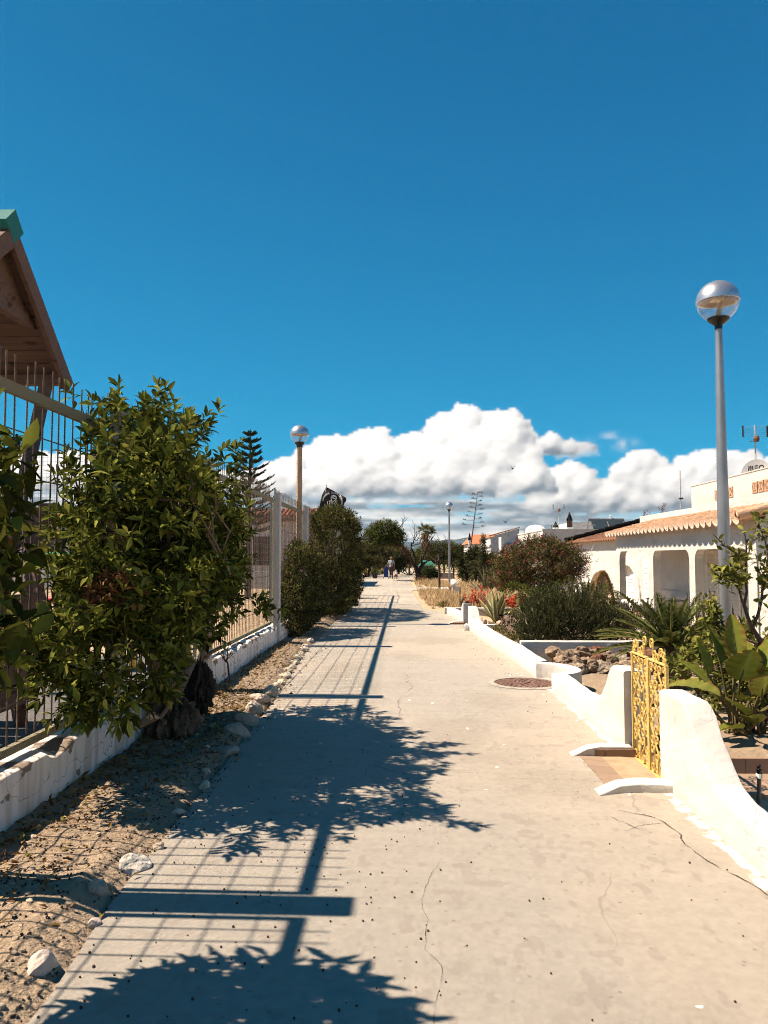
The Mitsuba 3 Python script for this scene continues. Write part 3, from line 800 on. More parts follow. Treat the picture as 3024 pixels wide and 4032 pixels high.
# sticker on the near pole
scene[key_of('sticker', 'street_lamp')] = mikit.ply((np.array([[3.44 + .0605 * math.sin(t), 8.4 - .0605 * math.cos(t), z] for t in np.linspace(-.9, .05, 7) for z in (.97, 1.19)]), np.array([[2 * i + a for a in q] for i in range(6) for q in ((0, 2, 3), (0, 3, 1))])), 'mat_plain', color=np.full((14, 3), .7))
m = M()
for j, (w, h) in enumerate([(.5, .012), (.8, .02), (.4, .012), (.8, .026), (.6, .014), (.8, .02), (.5, .012)]):
    z = 1.00 + j * .025
    t0 = -.42
    tt = [t0 - .3 * w, t0, t0 + .3 * w]
    v = np.array([[3.44 + .0615 * math.sin(t), 8.4 - .0615 * math.cos(t), z + b * h * .6] for t in tt for b in (0, 1)])
    m.add(v, [[0, 2, 3, 1], [2, 4, 5, 3]], (.05, .05, .06))
put('sticker_print', m, 'mat_plain', 'street_lamp')

# ---------------------------------------------------------------- playground behind the fence
tower = thing('play_tower', 'brown timber play tower with a steep plank roof and green ridge cap', 'play tower')
XG, XB, YR, ZR, HW, ZE = -3.55, -5.4, 6.6, 4.50, 1.20, 3.42
sl = unit(np.array([0, HW, ZE - ZR]))
nr = np.array([0, -sl[2], sl[1]])
L = math.hypot(HW, ZR - ZE)
for sgn in (1, -1):
    S, N = sl * [1, sgn, 1], nr * [1, sgn, 1]
    k = 0
    while k * .155 < L - .02:
        a, b = k * .155, min(k * .155 + .148, L)
        o = np.array([XB, YR, ZR])
        mat = axes(o + S * a, np.array([1, 0, 0]), S, N)
        put('roof_plank', M().box((0, 0, 0), (XG - XB, b - a, .028), (.3, .2, .1), mat), 'mat_wood', tower)
        k += 1
    for off, w, th, xo in ((-.02, .06, .10, .0), (.03, .045, .16, .062)):
        o = np.array([XG + xo - .03, YR, ZR]) + S * (-.02)
        put('barge_board', M().box((0, 0, -th + .05), (w, L + .10 - abs(off), .05), (.3, .2, .1), axes(o, np.array([1, 0, 0]), S, N)), 'mat_wood', tower)
put('gable_board', M().extrude(Polygon([(YR - .62, ZE + .50), (YR + .62, ZE + .50), (YR, ZR - .06)]), .03, axes((XG - .10, 0, 0), np.array([0, 1, 0]), np.array([0, 0, 1]), np.array([1, 0, 0]))), 'mat_wood', tower)
put('tie_beam', M().box((XG - .13, YR - .72, ZE + .40), (XG - .05, YR + .72, ZE + .50)), 'mat_wood', tower)
put('ridge_cap', M().box((-.10, -.11, -.11), (.08, .11, .11), (.02, .15, .14), rotz(0, (XG, YR, ZR + .04)) @ np.block([[trimesh.transformations.rotation_matrix(math.radians(45), [1, 0, 0])[:3, :3], np.zeros((3, 1))], [np.zeros((1, 3)), 1]])), 'mat_plain', tower)
put('eave_beam', M().box((XB, YR + HW - .14, ZE - .06), (XG + .02, YR + HW - .04, ZE + .04)), 'mat_wood', tower)
for a, b in [((XG - .12, YR + HW - .10, ZE), (XG - .12, YR + .32, 1.35)), ((XG - .12, YR - HW + .10, ZE), (XG - .12, YR - .32, 1.35)), ((XB + .1, YR + HW - .10, ZE), (XB + .1, YR + .45, 0)), ((XB + .1, YR - HW + .10, ZE), (XB + .1, YR - .45, 0)), ((XG - .12, YR + .30, 1.4), (XG - .12, YR + .75, 0)), ((XG - .12, YR - .30, 1.4), (XG - .12, YR - .75, 0))]:
    put('leg', M().tube([a, b], .075, 4, (.2, .12, .08)), 'mat_wood', tower)
for j in range(6):
    put('deck_board', M().box((XB, YR - .95 + j * .32, 1.30), (XG - .02, YR - .65 + j * .32, 1.36)), 'mat_wood', tower)
for j in range(5):
    put('side_board', M().box((XG - .06, YR - .9, .22 + j * .21), (XG - .03, YR + .9, .41 + j * .21)), 'mat_wood', tower)
    put('back_board', M().box((XB, YR - .95, .22 + j * .21), (XG - .08, YR - .92, .41 + j * .21)), 'mat_wood', tower)

cw = thing('climbing_wall', 'low wooden climbing wall of planks with round hand holes', 'climbing wall')
for j in range(4):
    pl = Polygon([(-5.6, 0), (-4.2, 0), (-4.2, .125), (-5.6, .125)])
    for q in (-4.36, -4.62, -4.88, -5.2):
        pl = pl.difference(Point(q + .0, .065).buffer(.035, 8)) if j else pl
    put('plank', M().extrude(pl, .04, axes((0, 9.0, 1.72 + j * .13), np.array([1, 0, 0]), np.array([0, 0, 1]), np.array([0, -1, 0]))), 'mat_wood', cw)
for xx in (-5.4, -4.5):
    put('post', M().box((xx, 9.02, 0), (xx + .1, 9.12, 2.2)), 'mat_wood', cw)
put('brace', M().tube([(-4.5, 9.0, 1.85), (-4.25, 8.9, 1.2), (-4.1, 8.9, .4)], .05, 4), 'mat_wood', cw)

pf = thing('playground_climber', 'playground climber of bright yellow tubes with a red bar', 'climbing frame')
put('yellow_tube', M().tube([(-5.4, 11, 1.95), (-5.05, 11, 2.28), (-4.2, 11, 2.30), (-3.9, 11, 2.0), (-3.9, 11, 0)], .05, 10, (.60, .36, .03)), 'mat_gloss', pf, smooth=True)
put('yellow_tube', M().tube([(-5.5, 11.2, 1.93), (-3.9, 11.2, 1.93)], .045, 10, (.60, .36, .03)), 'mat_gloss', pf, smooth=True)
put('red_bar', M().tube([(-6.2, 11, .98), (-3.9, 11, .98)], .05, 10, (.42, .02, .03)), 'mat_gloss', pf, smooth=True)
put('green_seat', M().lathe([(0, 0), (.2, .02), (.24, .07), (.2, .11), (0, .13)], 16, (-5.0, 11, 1.55), (.05, .25, .10)), 'mat_gloss', pf, smooth=True)
put('seat_post', M().tube([(-5.0, 11, 0), (-5.0, 11, 1.56)], .03, 8, (.3, .3, .3)), 'mat_gloss', pf, smooth=True)
for xx in (-6.2, -5.45):
    put('post', M().tube([(xx, 11.1, 0), (xx, 11.1, 1.98)], .045, 8, (.25, .16, .09)), 'mat_plain', pf, smooth=True)

cf = thing('court_fence', 'tall wire mesh court fence far behind the play tower', 'fence')
for xx in np.arange(-13, -5, 2.0):
    put('post', M().tube([(xx, 17, 0), (xx, 17, 3.9)], .03, 6, (.2, .2, .2)), 'mat_plain', cf)
m = M()
for q in np.arange(0, 8.0, .09):
    m.tube([(-13 + q, 17, .05), (-13 + q, 17, 3.9)], .0028, 3, (.3, .3, .3), False)
for z in np.arange(.05, 3.9, .09):
    m.tube([(-13, 17, z), (-5, 17, z)], .0028, 3, (.3, .3, .3), False)
put('wire_mesh', m, 'mat_plain', cf, kind='stuff')

# ---------------------------------------------------------------- the low building behind the yard
bl = thing('school_building', 'long low building with a brick-red roof edge and barred windows behind the fence', 'building')
MAUVE = (.66, .58, .56)
wall = Polygon([(-24, 0), (-4.75, 0), (-4.75, 3.55), (-24, 3.55)])
WIN = [(-8.35 - 2.9 * k, 1.2) for k in range(5)] + [(-6.1, .85)]
for x0, w in WIN:
    wall = wall.difference(Polygon([(x0, 1.15), (x0 + w, 1.15), (x0 + w, 2.70), (x0, 2.70)]))
put('wall', M().extrude(wall, .3, axes((0, 42.3, 0), np.array([1, 0, 0]), np.array([0, 0, 1]), np.array([0, -1, 0])), MAUVE), 'mat_rough', bl)
put('side_wall', M().box((-5.05, 42.32, 0), (-4.76, 50, 3.54), MAUVE), 'mat_rough', bl)
put('roof', M().box((-24.3, 41.6, 3.55), (-4.45, 50.3, 3.72), (.28, .12, .085)), 'mat_rough', bl)
m = M()
for xx in np.arange(-24.2, -4.5, .24):
    m.tube([(xx, 41.58, 3.80), (xx, 43.5, 4.28)], .11, 6, np.array((.30, .12, .08)) * rng.uniform(.8, 1.2))
put('roof_tile_edge', m, 'mat_rough', bl, kind='stuff')
for x0, w in WIN:
    kf = put('window', M().box((x0, 42.12, 1.15), (x0 + w, 42.16, 2.70), (.035, .03, .03)), 'mat_gloss', bl)
    g = M()
    for q in np.arange(x0 + .1, x0 + w, .13):
        g.box((q - .008, 41.97, 1.15), (q + .008, 41.985, 2.70), (.13, .06, .045))
    for q in np.arange(1.2, 2.7, .25):
        g.box((x0, 41.955, q), (x0 + w, 41.968, q + .016), (.13, .06, .045))
    put('grille', g, 'mat_plain', kf)
    put('sill', M().box((x0 - .08, 41.92, 1.09), (x0 + w + .08, 41.999, 1.148), (.5, .45, .42)), 'mat_rough', bl)
yw = thing('yard_wall', 'low white wall across the yard in front of the long low building', 'wall')
put('wall', M().box((-20, 38.7, .0), (-3.9, 38.95, .86), (.8, .77, .72)), 'mat_white', yw)

# star-whorled conifer above the bush
ar = thing('norfolk_pine', 'dark conifer with tiers of upswept branches rising behind the big bush', 'tree')
rng = np.random.default_rng(71)
put('trunk', M().tube([(-6.12, 30, 0), (-6.12, 30, 3), (-6.1, 30, 6.65)], [.14, .09, .012], 7, (.08, .06, .05)), 'mat_rough', ar, smooth=True)
P, D, Ln = [], [], []
m = M()
for z in np.arange(2.6, 6.6, .27):
    R = .10 + .36 * (6.75 - z) ** .85
    for k in range(7):
        th = 2 * PI * k / 7 + z * 3 + rng.uniform(-.2, .2)
        u = np.array([math.cos(th), math.sin(th), 0])
        tt = np.linspace(0, 1, 7)
        rr = R * rng.uniform(.75, 1.1)
        pts = np.array([-6.11, 30, z]) + u * rr * tt[:, None] + np.array([0, 0, 1]) * (rr * (-.12 * tt + .42 * tt ** 2.2))[:, None]
        m.tube(pts, np.linspace(.02, .008, 7), 4, (.07, .055, .04))
        for q in np.linspace(.28, 1, 11):
            b = np.array([np.interp(q, tt, pts[:, i]) for i in range(3)])
            for s_ in (-1, 1):
                sd = np.array([-u[1], u[0], 0]) * s_
                for _ in range(3):
                    P.append(b)
                    D.append(u * .5 + sd * rng.uniform(.1, .8) + np.array([0, 0, rng.uniform(.25, 1.1)]))
                    Ln.append(.16 * rng.uniform(.6, 1.2))
put('limb', m, 'mat_rough', ar, kind='stuff')
P, D, Ln = np.array(P), np.array(D), np.array(Ln)
put('foliage', leaf_mesh(P, D, Ln, Ln * .22, np.array([(.022, .035, .018), (.035, .05, .022), (.05, .062, .03)])[rng.integers(0, 3, len(P))], rng), 'mat_leaf', ar, smooth=True)

# ---------------------------------------------------------------- club flag flying over the hedge
fl = thing('club_flag', 'black flag with white club lettering and striped emblem flying above the hedge', 'flag')
KX, KZ = .00094, .00094


def flag_pt(c):
    c = np.asarray(c, float)
    X = -2.69 + (c[..., 0] - 533) * KX
    Z = 3.98 - (c[..., 1] - 235) * KZ
    Y = 26 + .05 * np.sin((c[..., 0] - 300) / 110. + c[..., 1] / 260.) * np.clip((c[..., 0] - 300) / 500, 0, 1) + .03 * np.sin(c[..., 1] / 130.)
    return np.stack([X, Y, Z], -1)


rows, cols_ = np.linspace(235, 1300, 36), np.linspace(0, 1, 34)
lx = np.interp(rows, [235, 520, 930, 1300], [533, 400, 300, 235])
rx = np.interp(rows, [235, 430, 640, 760, 840, 1300], [541, 900, 1275, 1272, 1200, 1120])
C = np.stack([lx[:, None] + (rx - lx)[:, None] * cols_, np.broadcast_to(rows[:, None], (36, 34))], -1)
i, j = np.meshgrid(np.arange(35), np.arange(33), indexing='ij')
ff = np.stack([i * 34 + j, i * 34 + j + 1, (i + 1) * 34 + j + 1, (i + 1) * 34 + j], -1).reshape(-1, 4)
ff = np.vstack([ff[:, [0, 1, 2]], ff[:, [0, 2, 3]]])
v = flag_pt(C).reshape(-1, 3)
put('cloth', (v, ff, np.full(v.shape, .018)), 'mat_plain', fl, smooth=True)
put('pole', M().tube([(-2.99, 26.05, -.05), (-2.675, 26.0, 4.05)], .018, 8, (.4, .4, .4)), 'mat_gloss', fl, smooth=True)


def on_flag(poly, name, parent):
    m = M()
    for g in getattr(poly, 'geoms', [poly]):
        p2, f2 = trimesh.creation.triangulate_polygon(g.segmentize(25), engine='earcut')
        v = flag_pt(p2)
        v[:, 1] -= .006
        m.add(v, f2, (.72, .71, .70))
    put(name, m, 'mat_plain', parent)


shapes = [Polygon([(712, 600), (730, 560), (800, 525), (870, 540), (925, 600), (935, 640), (850, 600), (760, 590)]), Polygon([(715, 605), (800, 612), (905, 662), (860, 672), (770, 655)])]
for a, b, w in [((590, 770), (606, 935), 17), ((660, 745), (678, 960), 17), ((708, 720), (752, 1020), 17), ((722, 645), (805, 940), 14), ((920, 665), (795, 768), 14), ((905, 740), (825, 858), 15), ((898, 825), (868, 915), 16), ((942, 875), (885, 960), 13), ((1000, 912), (915, 972), 16)]:
    shapes.append(LineString([a, b]).buffer(w, 4))
on_flag(unary_union(shapes), 'emblem', fl)
txt, cx, cy, R = 'Sporting Clube Olhanense', 775, 800, 330
ang = -172.0
for ch in txt:
    wdt = {'l': 24, 'i': 24, 't': 34, 'r': 36, ' ': 40}.get(ch, 56)
    ang += math.degrees(wdt * .5 / R)
    if ch != ' ' and ang < 28:
        t = meshkit.text_mesh(ch, 62, .5, bold=True)
        p2 = np.array(t.vertices)[:, :2] * [1, 1] - [wdt * .5, 0]
        th = math.radians(ang + 90)
        rx_, ry_ = math.cos(th), math.sin(th)
        P2 = np.column_stack([cx + R * math.cos(math.radians(ang)) + p2[:, 0] * rx_ + p2[:, 1] * ry_, cy + R * .98 * math.sin(math.radians(ang)) + p2[:, 0] * ry_ - p2[:, 1] * rx_])
        v = flag_pt(P2)
        v[:, 1] -= .006 + np.array(t.vertices)[:, 2] * .004
        put('letter', M().add(v, t.faces, (.72, .71, .70)), 'mat_plain', fl)
    ang += math.degrees(wdt * .5 / R)
# ---------------------------------------------------------------- right side: white garden walls
def white_run(st, seed, dens=.06, r=.018, base=-.12):
    """A rendered wall through stations (outer x, y, inner x, y, height), arrises rounded, faces a little uneven, closed at both ends."""
    st = np.asarray(st, float)
    s = np.r_[0, np.cumsum(np.linalg.norm(np.diff(st[:, :2], axis=0), axis=1) + np.abs(np.diff(st[:, 4])))]
    t = np.unique(np.concatenate([np.linspace(0, s[-1], max(int(s[-1] / dens), 4)), s, s[:-1] + 1e-3]))
    q = np.column_stack([np.interp(t, s, st[:, k]) for k in range(5)])
    secs = []
    for ox, oy, ix, iy, h in q:
        o, i = np.array([ox, oy]), np.array([ix, iy])
        w = i - o
        L = np.linalg.norm(w)
        w = w / L
        row = [(o, base), (o, h * .5), (o, h - r), (o + w * r * .3, h - r * .3), (o + w * r, h), (o + w * L / 2, h + .003), (i - w * r, h), (i - w * r * .3, h - r * .3), (i, h - r), (i, h * .5), (i, base)]
        secs.append([[p[0], p[1], z] for p, z in row])
    V = np.array(secs)
    V += (meshkit.fbm(V * 5 + seed, 3, seed) - .5)[..., None] * [.012, .012, .010]
    n, m = V.shape[:2]
    a, b = np.meshgrid(np.arange(n - 1), np.arange(m - 1), indexing='ij')
    f = np.stack([a * m + b, a * m + b + 1, (a + 1) * m + b + 1, (a + 1) * m + b], -1).reshape(-1, 4)
    caps = []
    for rr in (0, n - 1):
        caps += [[rr * m, rr * m + k + 1, rr * m + k] if rr == 0 else [rr * m, rr * m + k, rr * m + k + 1] for k in range(1, m - 1)]
    f = np.vstack([f[:, [0, 1, 2]], f[:, [0, 2, 3]], np.array(caps)])
    v = V.reshape(-1, 3)
    return trimesh.Trimesh(v, f, process=False)


def white(name, st, seed, label, parent=None, **k):
    tm = white_run(st, seed, **k)
    lab = dict(label=label, category='wall') if parent is None else {}
    return put(name, (np.array(tm.vertices), np.array(tm.faces), np.full((len(tm.vertices), 3), .8)), 'mat_white', parent, smooth=38, **lab)


white('garden_wall', [(1.80, 1.6, 1.98, 1.6, .20), (1.80, 4.15, 1.98, 4.15, .20), (1.80, 4.45, 1.98, 4.45, .215), (1.80, 4.65, 1.98, 4.65, .265), (1.80, 4.80, 1.985, 4.80, .355), (1.805, 4.92, 1.985, 4.92, .46), (1.81, 5.03, 1.99, 5.03, .575), (1.81, 5.12, 1.99, 5.12, .640), (1.81, 5.18, 1.99, 5.18, .655), (1.81, 5.60, 1.99, 5.60, .655)], 1,
      'white garden wall sweeping up to the near gate pillar at the lower right')
white('garden_wall', [(1.81, 6.50, 1.99, 6.50, .655), (1.81, 6.86, 1.99, 6.86, .650), (1.805, 6.93, 1.99, 6.93, .61), (1.80, 7.05, 1.99, 7.05, .47), (1.795, 7.18, 1.99, 7.18, .36), (1.79, 7.35, 1.99, 7.35, .275), (1.785, 7.6, 1.98, 7.6, .225), (1.77, 8.2, 1.96, 8.2, .20), (1.77, 9.30, 1.96, 9.40, .195)], 2,
      'white garden wall rising to the far gate pillar, between the yellow gate and the manhole')
arc = [(1.77, 9.30, 1.96, 9.40, .195)]
for t in np.linspace(-70, 75, 15):
    c, s_ = math.cos(math.radians(t)), math.sin(math.radians(t))
    arc.append((1.62 + .44 * c, 9.90 + .47 * s_, 1.62 + .60 * c, 9.90 + .62 * s_, .195))
arc.append((1.745, 10.50, 1.93, 10.58, .195))
white('garden_wall', arc, 3, 'low white wall curving round behind the round manhole cover', dens=.05)
white('garden_wall', [(1.745, 10.50, 1.93, 10.58, .197), (1.70, 11.2, 1.89, 11.2, .20), (1.66, 12.2, 1.85, 12.2, .215), (1.59, 13.0, 1.78, 13.0, .215), (1.50, 14.6, 1.69, 14.6, .215), (1.43, 16.1, 1.62, 16.1, .22), (1.41, 16.5, 1.60, 16.5, .28), (1.40, 16.75, 1.59, 16.75, .43), (1.395, 16.88, 1.58, 16.88, .515), (1.39, 17.15, 1.57, 17.15, .515)], 4,
      'long straight white garden wall from the manhole to the small far gate pillar')
white('garden_wall', [(1.40, 18.75, 1.58, 18.75, .48), (1.40, 18.98, 1.58, 18.98, .47), (1.395, 19.1, 1.57, 19.1, .40), (1.39, 19.4, 1.565, 19.4, .22), (1.36, 19.7, 1.55, 19.7, .185), (1.17, 21.75, 1.36, 21.75, .18)], 5, 'farthest white garden wall with a narrow pillar')
white('cross_wall', [(1.83, 12.30, 1.83, 12.46, .27), (4.6, 12.30, 4.6, 12.46, .27)], 6, 'white cross wall in front of the rosemary bush, its near face in shade')
white('cross_wall', [(1.1, 21.75, 1.1, 21.93, .175), (4.3, 21.75, 4.3, 21.93, .16)], 7, 'white cross wall behind the variegated agave')
white('garden_kerb', [(1.58, 17.3, 1.58, 17.42, .09), (3.1, 17.75, 3.1, 17.87, .07)], 8, 'low white kerb in front of the variegated agave')


def wing(name, pts, hs, label, w=.10):
    """A kerb wing that runs out into the path and dies into it."""
    st = [(x - 0, y - w / 2, x, y + w / 2, h) for (x, y), h in zip(pts, hs)]
    return white(name, st, 30 + len(labels), label, dens=.05, r=.008, base=-.09)


wing('step_kerb', [(1.34, 6.38), (1.48, 6.45), (1.60, 6.48), (1.84, 6.47)], [.004, .045, .055, .055], 'white kerb wing on the far side of the tiled step by the yellow gate', .13)
wing('step_kerb', [(1.30, 5.37), (1.46, 5.44), (1.60, 5.46), (1.84, 5.44)], [.004, .045, .058, .058], 'white kerb wing on the near side of the tiled step by the yellow gate', .16)
wing('step_kerb', [(1.06, 18.55), (1.20, 18.68), (1.40, 18.7)], [.03, .06, .06], 'small white kerb wing by the narrow far pillar', .2)
put('brick_edge', M().box((1.07, 18.40, -.05), (1.40, 18.58, .035), (.26, .15, .09)), 'mat_rough', label='brown brick edge below the small far kerb wing', category='kerb')
v, f = rock(300, (.07, .09, .10), 1.0, 2, .2)
put('kerb_block', (v + [1.34, 16.95, .05], f, np.full(v.shape, .42)), 'mat_rough', label='greyish stub of kerb at the foot of the small far gate pillar', category='kerb')

# tiled step and strip inside the gate
step = put('tiled_step', M().box((1.36, 5.50, -.14), (4.2, 6.44, -.085), (.3, .24, .18)), 'mat_rough', label='tiled step sloping down from the path to the yellow gate and strip inside it', kind='structure')
rng = np.random.default_rng(80)
for j in range(5):
    y0 = 5.52 + j * .182
    off = (j % 2) * .26
    xs_ = [1.40] + [x for x in np.arange(1.40 + .5 - off, 4.2, .5)] + [4.2]
    for a, b in zip(xs_[:-1], xs_[1:]):
        z = lambda x: -.052 * min((x - 1.40) / .5, 1)
        cc = np.array((.25, .18, .128)) * rng.uniform(.88, 1.12)
        m = M()
        a2, b2 = a + .004, b - .004
        xs2 = [a2] + ([1.9] if a2 < 1.9 < b2 else []) + [b2]
        for p_, q_ in zip(xs2[:-1], xs2[1:]):
            m.add([[p_, y0, z(p_)], [q_, y0, z(q_)], [q_, y0 + .178, z(q_)], [p_, y0 + .178, z(p_)], [p_, y0, -.1], [q_, y0, -.1], [q_, y0 + .178, -.1], [p_, y0 + .178, -.1]], [[0, 1, 2, 3], [0, 4, 5, 1], [3, 2, 6, 7]] + ([[0, 3, 7, 4]] if p_ == a2 else []) + ([[1, 5, 6, 2]] if q_ == b2 else []), cc)
        put('tile', m, 'mat_gloss' if False else 'mat_plain', step)
for a, b in ((1.45, 1.62), (1.625, 1.90)):
    put('skirting_tile', M().box((a, 6.40, -.07), (b - .004, 6.412, .035), (.24, .145, .09)), 'mat_plain', step)
for k in range(4):
    put('edge_tile', M().box((2.05 + k * .55, 6.05, -.08), (2.596 + k * .55, 6.07, .062), (.27, .17, .11)), 'mat_plain', step)
bed = Polygon([(2.0, 6.07), (5.2, 6.07), (5.2, 9.2), (2.0, 9.2)])
v, f = grid(np.linspace(2.02, 5.2, 50), np.linspace(6.072, 9.3, 50), lambda X, Y: .045 + .05 * (meshkit.fbm(np.stack([X * 3, Y * 3, X * 0], -1), 4, 5) - .5) - .12 * np.clip((Y - 8.3) / 1, 0, 1) - .12 * np.clip((2.25 - X) / .2, 0, 1) * np.clip((Y - 6.3) / .2, 0, 1))
put('garden_bed', (v, f, np.full(v.shape, .3)), 'mat_earth', smooth=True, label='raised earth bed inside the yellow gate', kind='structure')
v, f = grid(np.linspace(1.97, 5, 46), np.linspace(7.0, 12.3, 70), lambda X, Y: -.055 + .06 * (meshkit.fbm(np.stack([X * 2.2, Y * 2.2, X * 0], -1), 4, 15) - .5))
put('garden_soil', (v, f, np.full(v.shape, .3)), 'mat_earth', smooth=True, label='bare tan garden soil behind the low white wall', kind='structure')

# manhole cover
mh = thing('manhole_cover', 'round rusty patterned manhole cover set in the path against the curved wall', 'manhole cover')
put('plate', M().lathe([(.385, -.03), (.385, .002), (0, .003)], 40, (1.52, 9.9, 0), (.16, .10, .085)), 'mat_rough', mh)
put('rim', M().lathe([(.40, -.03), (.47, .002), (.475, .006), (.392, .012), (.388, -.02)], 48, (1.52, 9.9, 0), (.30, .27, .23)), 'mat_rough', mh)
m = M()
for ring_r, cnt in ((.34, 30), (.285, 25), (.23, 20), (.175, 15), (.12, 10)):
    for k in range(cnt):
        t = 2 * PI * k / cnt + ring_r * 9
        m.box((-.019, -.019, 0), (.019, .019, .010), np.array((.20, .125, .10)) * (.8 + .4 * ((k * 7) % 5) / 5), rotz(t, (1.52 + ring_r * math.cos(t), 9.9 + ring_r * math.sin(t), .002)))
put('raised_studs', m, 'mat_rough', mh, kind='stuff')
put('name_bar', M().box((-.09, -.03, 0), (.09, .03, .011), (.13, .085, .07), rotz(1.0, (1.52, 9.9, .003))), 'mat_rough', mh)

# ---------------------------------------------------------------- yellow scroll gate
gate = thing('scroll_gate', 'yellow wrought-iron garden gate of curling scrolls between two white pillars', 'gate')
YEL = (.62, .42, .12)
GX = 1.872


def ribbon(m, pts, th=.0032, dp=.0055):
    """A flat bar on edge along the drawing (y, z)."""
    p = np.asarray(pts, float)
    t = unit(np.gradient(p, axis=0))
    n_ = np.column_stack([-t[:, 1], t[:, 0]])
    k = len(p)
    rows_ = []
    for s1, s2 in ((1, 1), (1, -1), (-1, -1), (-1, 1)):
        q = p + n_ * th * s1
        rows_.append(np.column_stack([np.full(k, GX + dp * s2), q]))
    v = np.stack(rows_, 1).reshape(-1, 3)
    i, j = np.meshgrid(np.arange(k - 1), np.arange(4), indexing='ij')
    f = np.stack([i * 4 + j, i * 4 + (j + 1) % 4, (i + 1) * 4 + (j + 1) % 4, (i + 1) * 4 + j], -1).reshape(-1, 4)
    m.add(v, f, YEL)
    e = 4 * (k - 1)
    return m.add(np.vstack([v[:4], v[e:e + 4]]), [[3, 2, 1, 0], [4, 5, 6, 7]], YEL)


def scroll(c, h, R, kind='S', rot=0., flip=1):
    """Two spiral eyes of radius R, h apart from end to end, joined by a long sweep."""
    d = h / 2 - R
    t = np.linspace(0, 1, 20)
    a = PI - 2 * PI * 1.1 * (1 - t)
    r_ = R * (.24 + .76 * t ** .8)
    top = np.column_stack([r_ * np.cos(a), d + r_ * np.sin(a)])
    low = -top[::-1] if kind == 'S' else (top * [1, -1])[::-1]
    q = np.linspace(0, 1, 14)[1:-1, None]
    p0, p3 = top[-1], low[0]
    p1, p2 = p0 - [0, d * .9], p3 + [0, d * .9]
    p = np.vstack([top, p0 * (1 - q) ** 3 + 3 * p1 * q * (1 - q) ** 2 + 3 * p2 * q ** 2 * (1 - q) + p3 * q ** 3, low])
    p = p * [flip, 1]
    c_, s_ = math.cos(rot), math.sin(rot)
    put('scroll', ribbon(M(), p @ np.array([[c_, s_], [-s_, c_]]) + np.asarray(c)), 'mat_gloss', gate)


Y0, Y1 = 5.62, 6.45
ZB, ZT = -.035, .82
YM = (Y0 + Y1) / 2
for y in (Y0, YM - .012, YM + .012, Y1):
    put('upright', M().box((GX - .012, y - .009, ZB), (GX + .012, y + .009, ZT), YEL), 'mat_gloss', gate)
for a, b in ((Y0 + .009, YM - .021), (YM + .021, Y1 - .009)):
    put('bottom_bar', M().box((GX - .0125, a, ZB), (GX + .0125, b, ZB + .012), YEL), 'mat_gloss', gate)
    put('top_bar', M().box((GX - .0125, a, ZT - .006), (GX + .0125, b, ZT + .006), YEL), 'mat_gloss', gate)
    w = (b - a) / 4
    for q in range(4):
        y = a + w * (q + .5)
        off = .0 if q % 2 else .085
        for k in range(4):
            zc = .125 + k * .205 + off - .04
            hh = .205
            if zc + hh / 2 > ZT - .01:
                hh = max(ZT - .012 - (zc - hh / 2), .0)
                if hh < .10:
                    continue
                zc = ZT - .012 - hh / 2
            scroll((y, zc), hh, min(w * .42, hh * .24), 'S' if (k + q) % 3 else 'C', 0, 1 if (q + k) % 2 else -1)
        if q % 2 == 0:
            scroll((y, .045), .10, .028, 'C', 0, 1)
for y, zc, h, R, rot, f_ in [(Y0 + .05, .865, .10, .030, -.5, 1), (Y0 + .16, .875, .17, .036, 1.15, -1), (Y0 + .30, .905, .18, .042, -.75, 1), (Y1 - .05, .865, .10, .030, .5, -1), (Y1 - .16, .875, .17, .036, -1.15, 1), (Y1 - .30, .905, .18, .042, .75, -1)]:
    scroll((y, zc), h, R, 'S', rot, f_)
put('latch', M().tube([(GX - .02, YM, .42), (GX - .045, YM - .02, .43), (GX - .05, YM - .045, .42), (GX - .04, YM - .05, .40)], .005, 6, YEL), 'mat_gloss', gate)

# ---------------------------------------------------------------- rockery
rng = np.random.default_rng(90)
RB = 'pitted garden rock in the rockery'
k = 0
for row, (y0, zr) in enumerate(((11.25, .0), (11.5, .06), (11.75, .13))):
    for x in np.arange(2.28, 3.95, .19):
        sz = rng.uniform(.09, .15)
        v, f = rock(400 + k, (sz * 1.25, sz, sz * .85), 1.0, 3, .55, 2.6)
        v = v * (1 + .55 * (meshkit.fbm(v / sz * 3.2 + k, 3, k) - .5))[:, None]
        v = v @ rotz(rng.uniform(0, 6))[:3, :3].T + [x + rng.uniform(-.05, .05), y0 + rng.uniform(-.08, .08), zr + rng.uniform(-.02, .03)]
        hue = rng.random()
        c0 = np.array((.27, .20, .14)) if hue < .55 else np.array((.18, .09, .055)) if hue < .8 else np.array((.31, .25, .19))
        c = np.clip(c0 * (.10 + 1.7 * meshkit.fbm(v * 22, 4, k) ** 1.3)[:, None], .015, 1)
        kk = put('garden_rock', (v, f, c), 'mat_rough', label=f"{RB}, {ORD[int((x - 2.28) / .19 + .5)]} from the left in the {('front', 'middle', 'back')[row]} row", category='rock', group='rocks of the rockery')
        k += 1
for i, (x, y, s_) in enumerate([(1.75, 17.95, .16), (1.95, 17.9, .12), (2.2, 17.95, .10), (2.42, 18.0, .13), (2.62, 18.05, .12), (2.85, 18.1, .11)]):
    v, f = rock(500 + i, (s_ * 1.1, s_, s_), 1.0, 2, .4, 2)
    put('bed_stone', (v + [x, y, .04], f, np.clip(np.array((.48, .36, .27)) * (.6 + .8 * meshkit.fbm(v * 14, 3, i))[:, None], 0, 1)), 'mat_rough', label=f'pinkish rock edging the bed below the variegated agave, {ORD[i]} from the left', category='rock', group='rocks edging the agave bed')


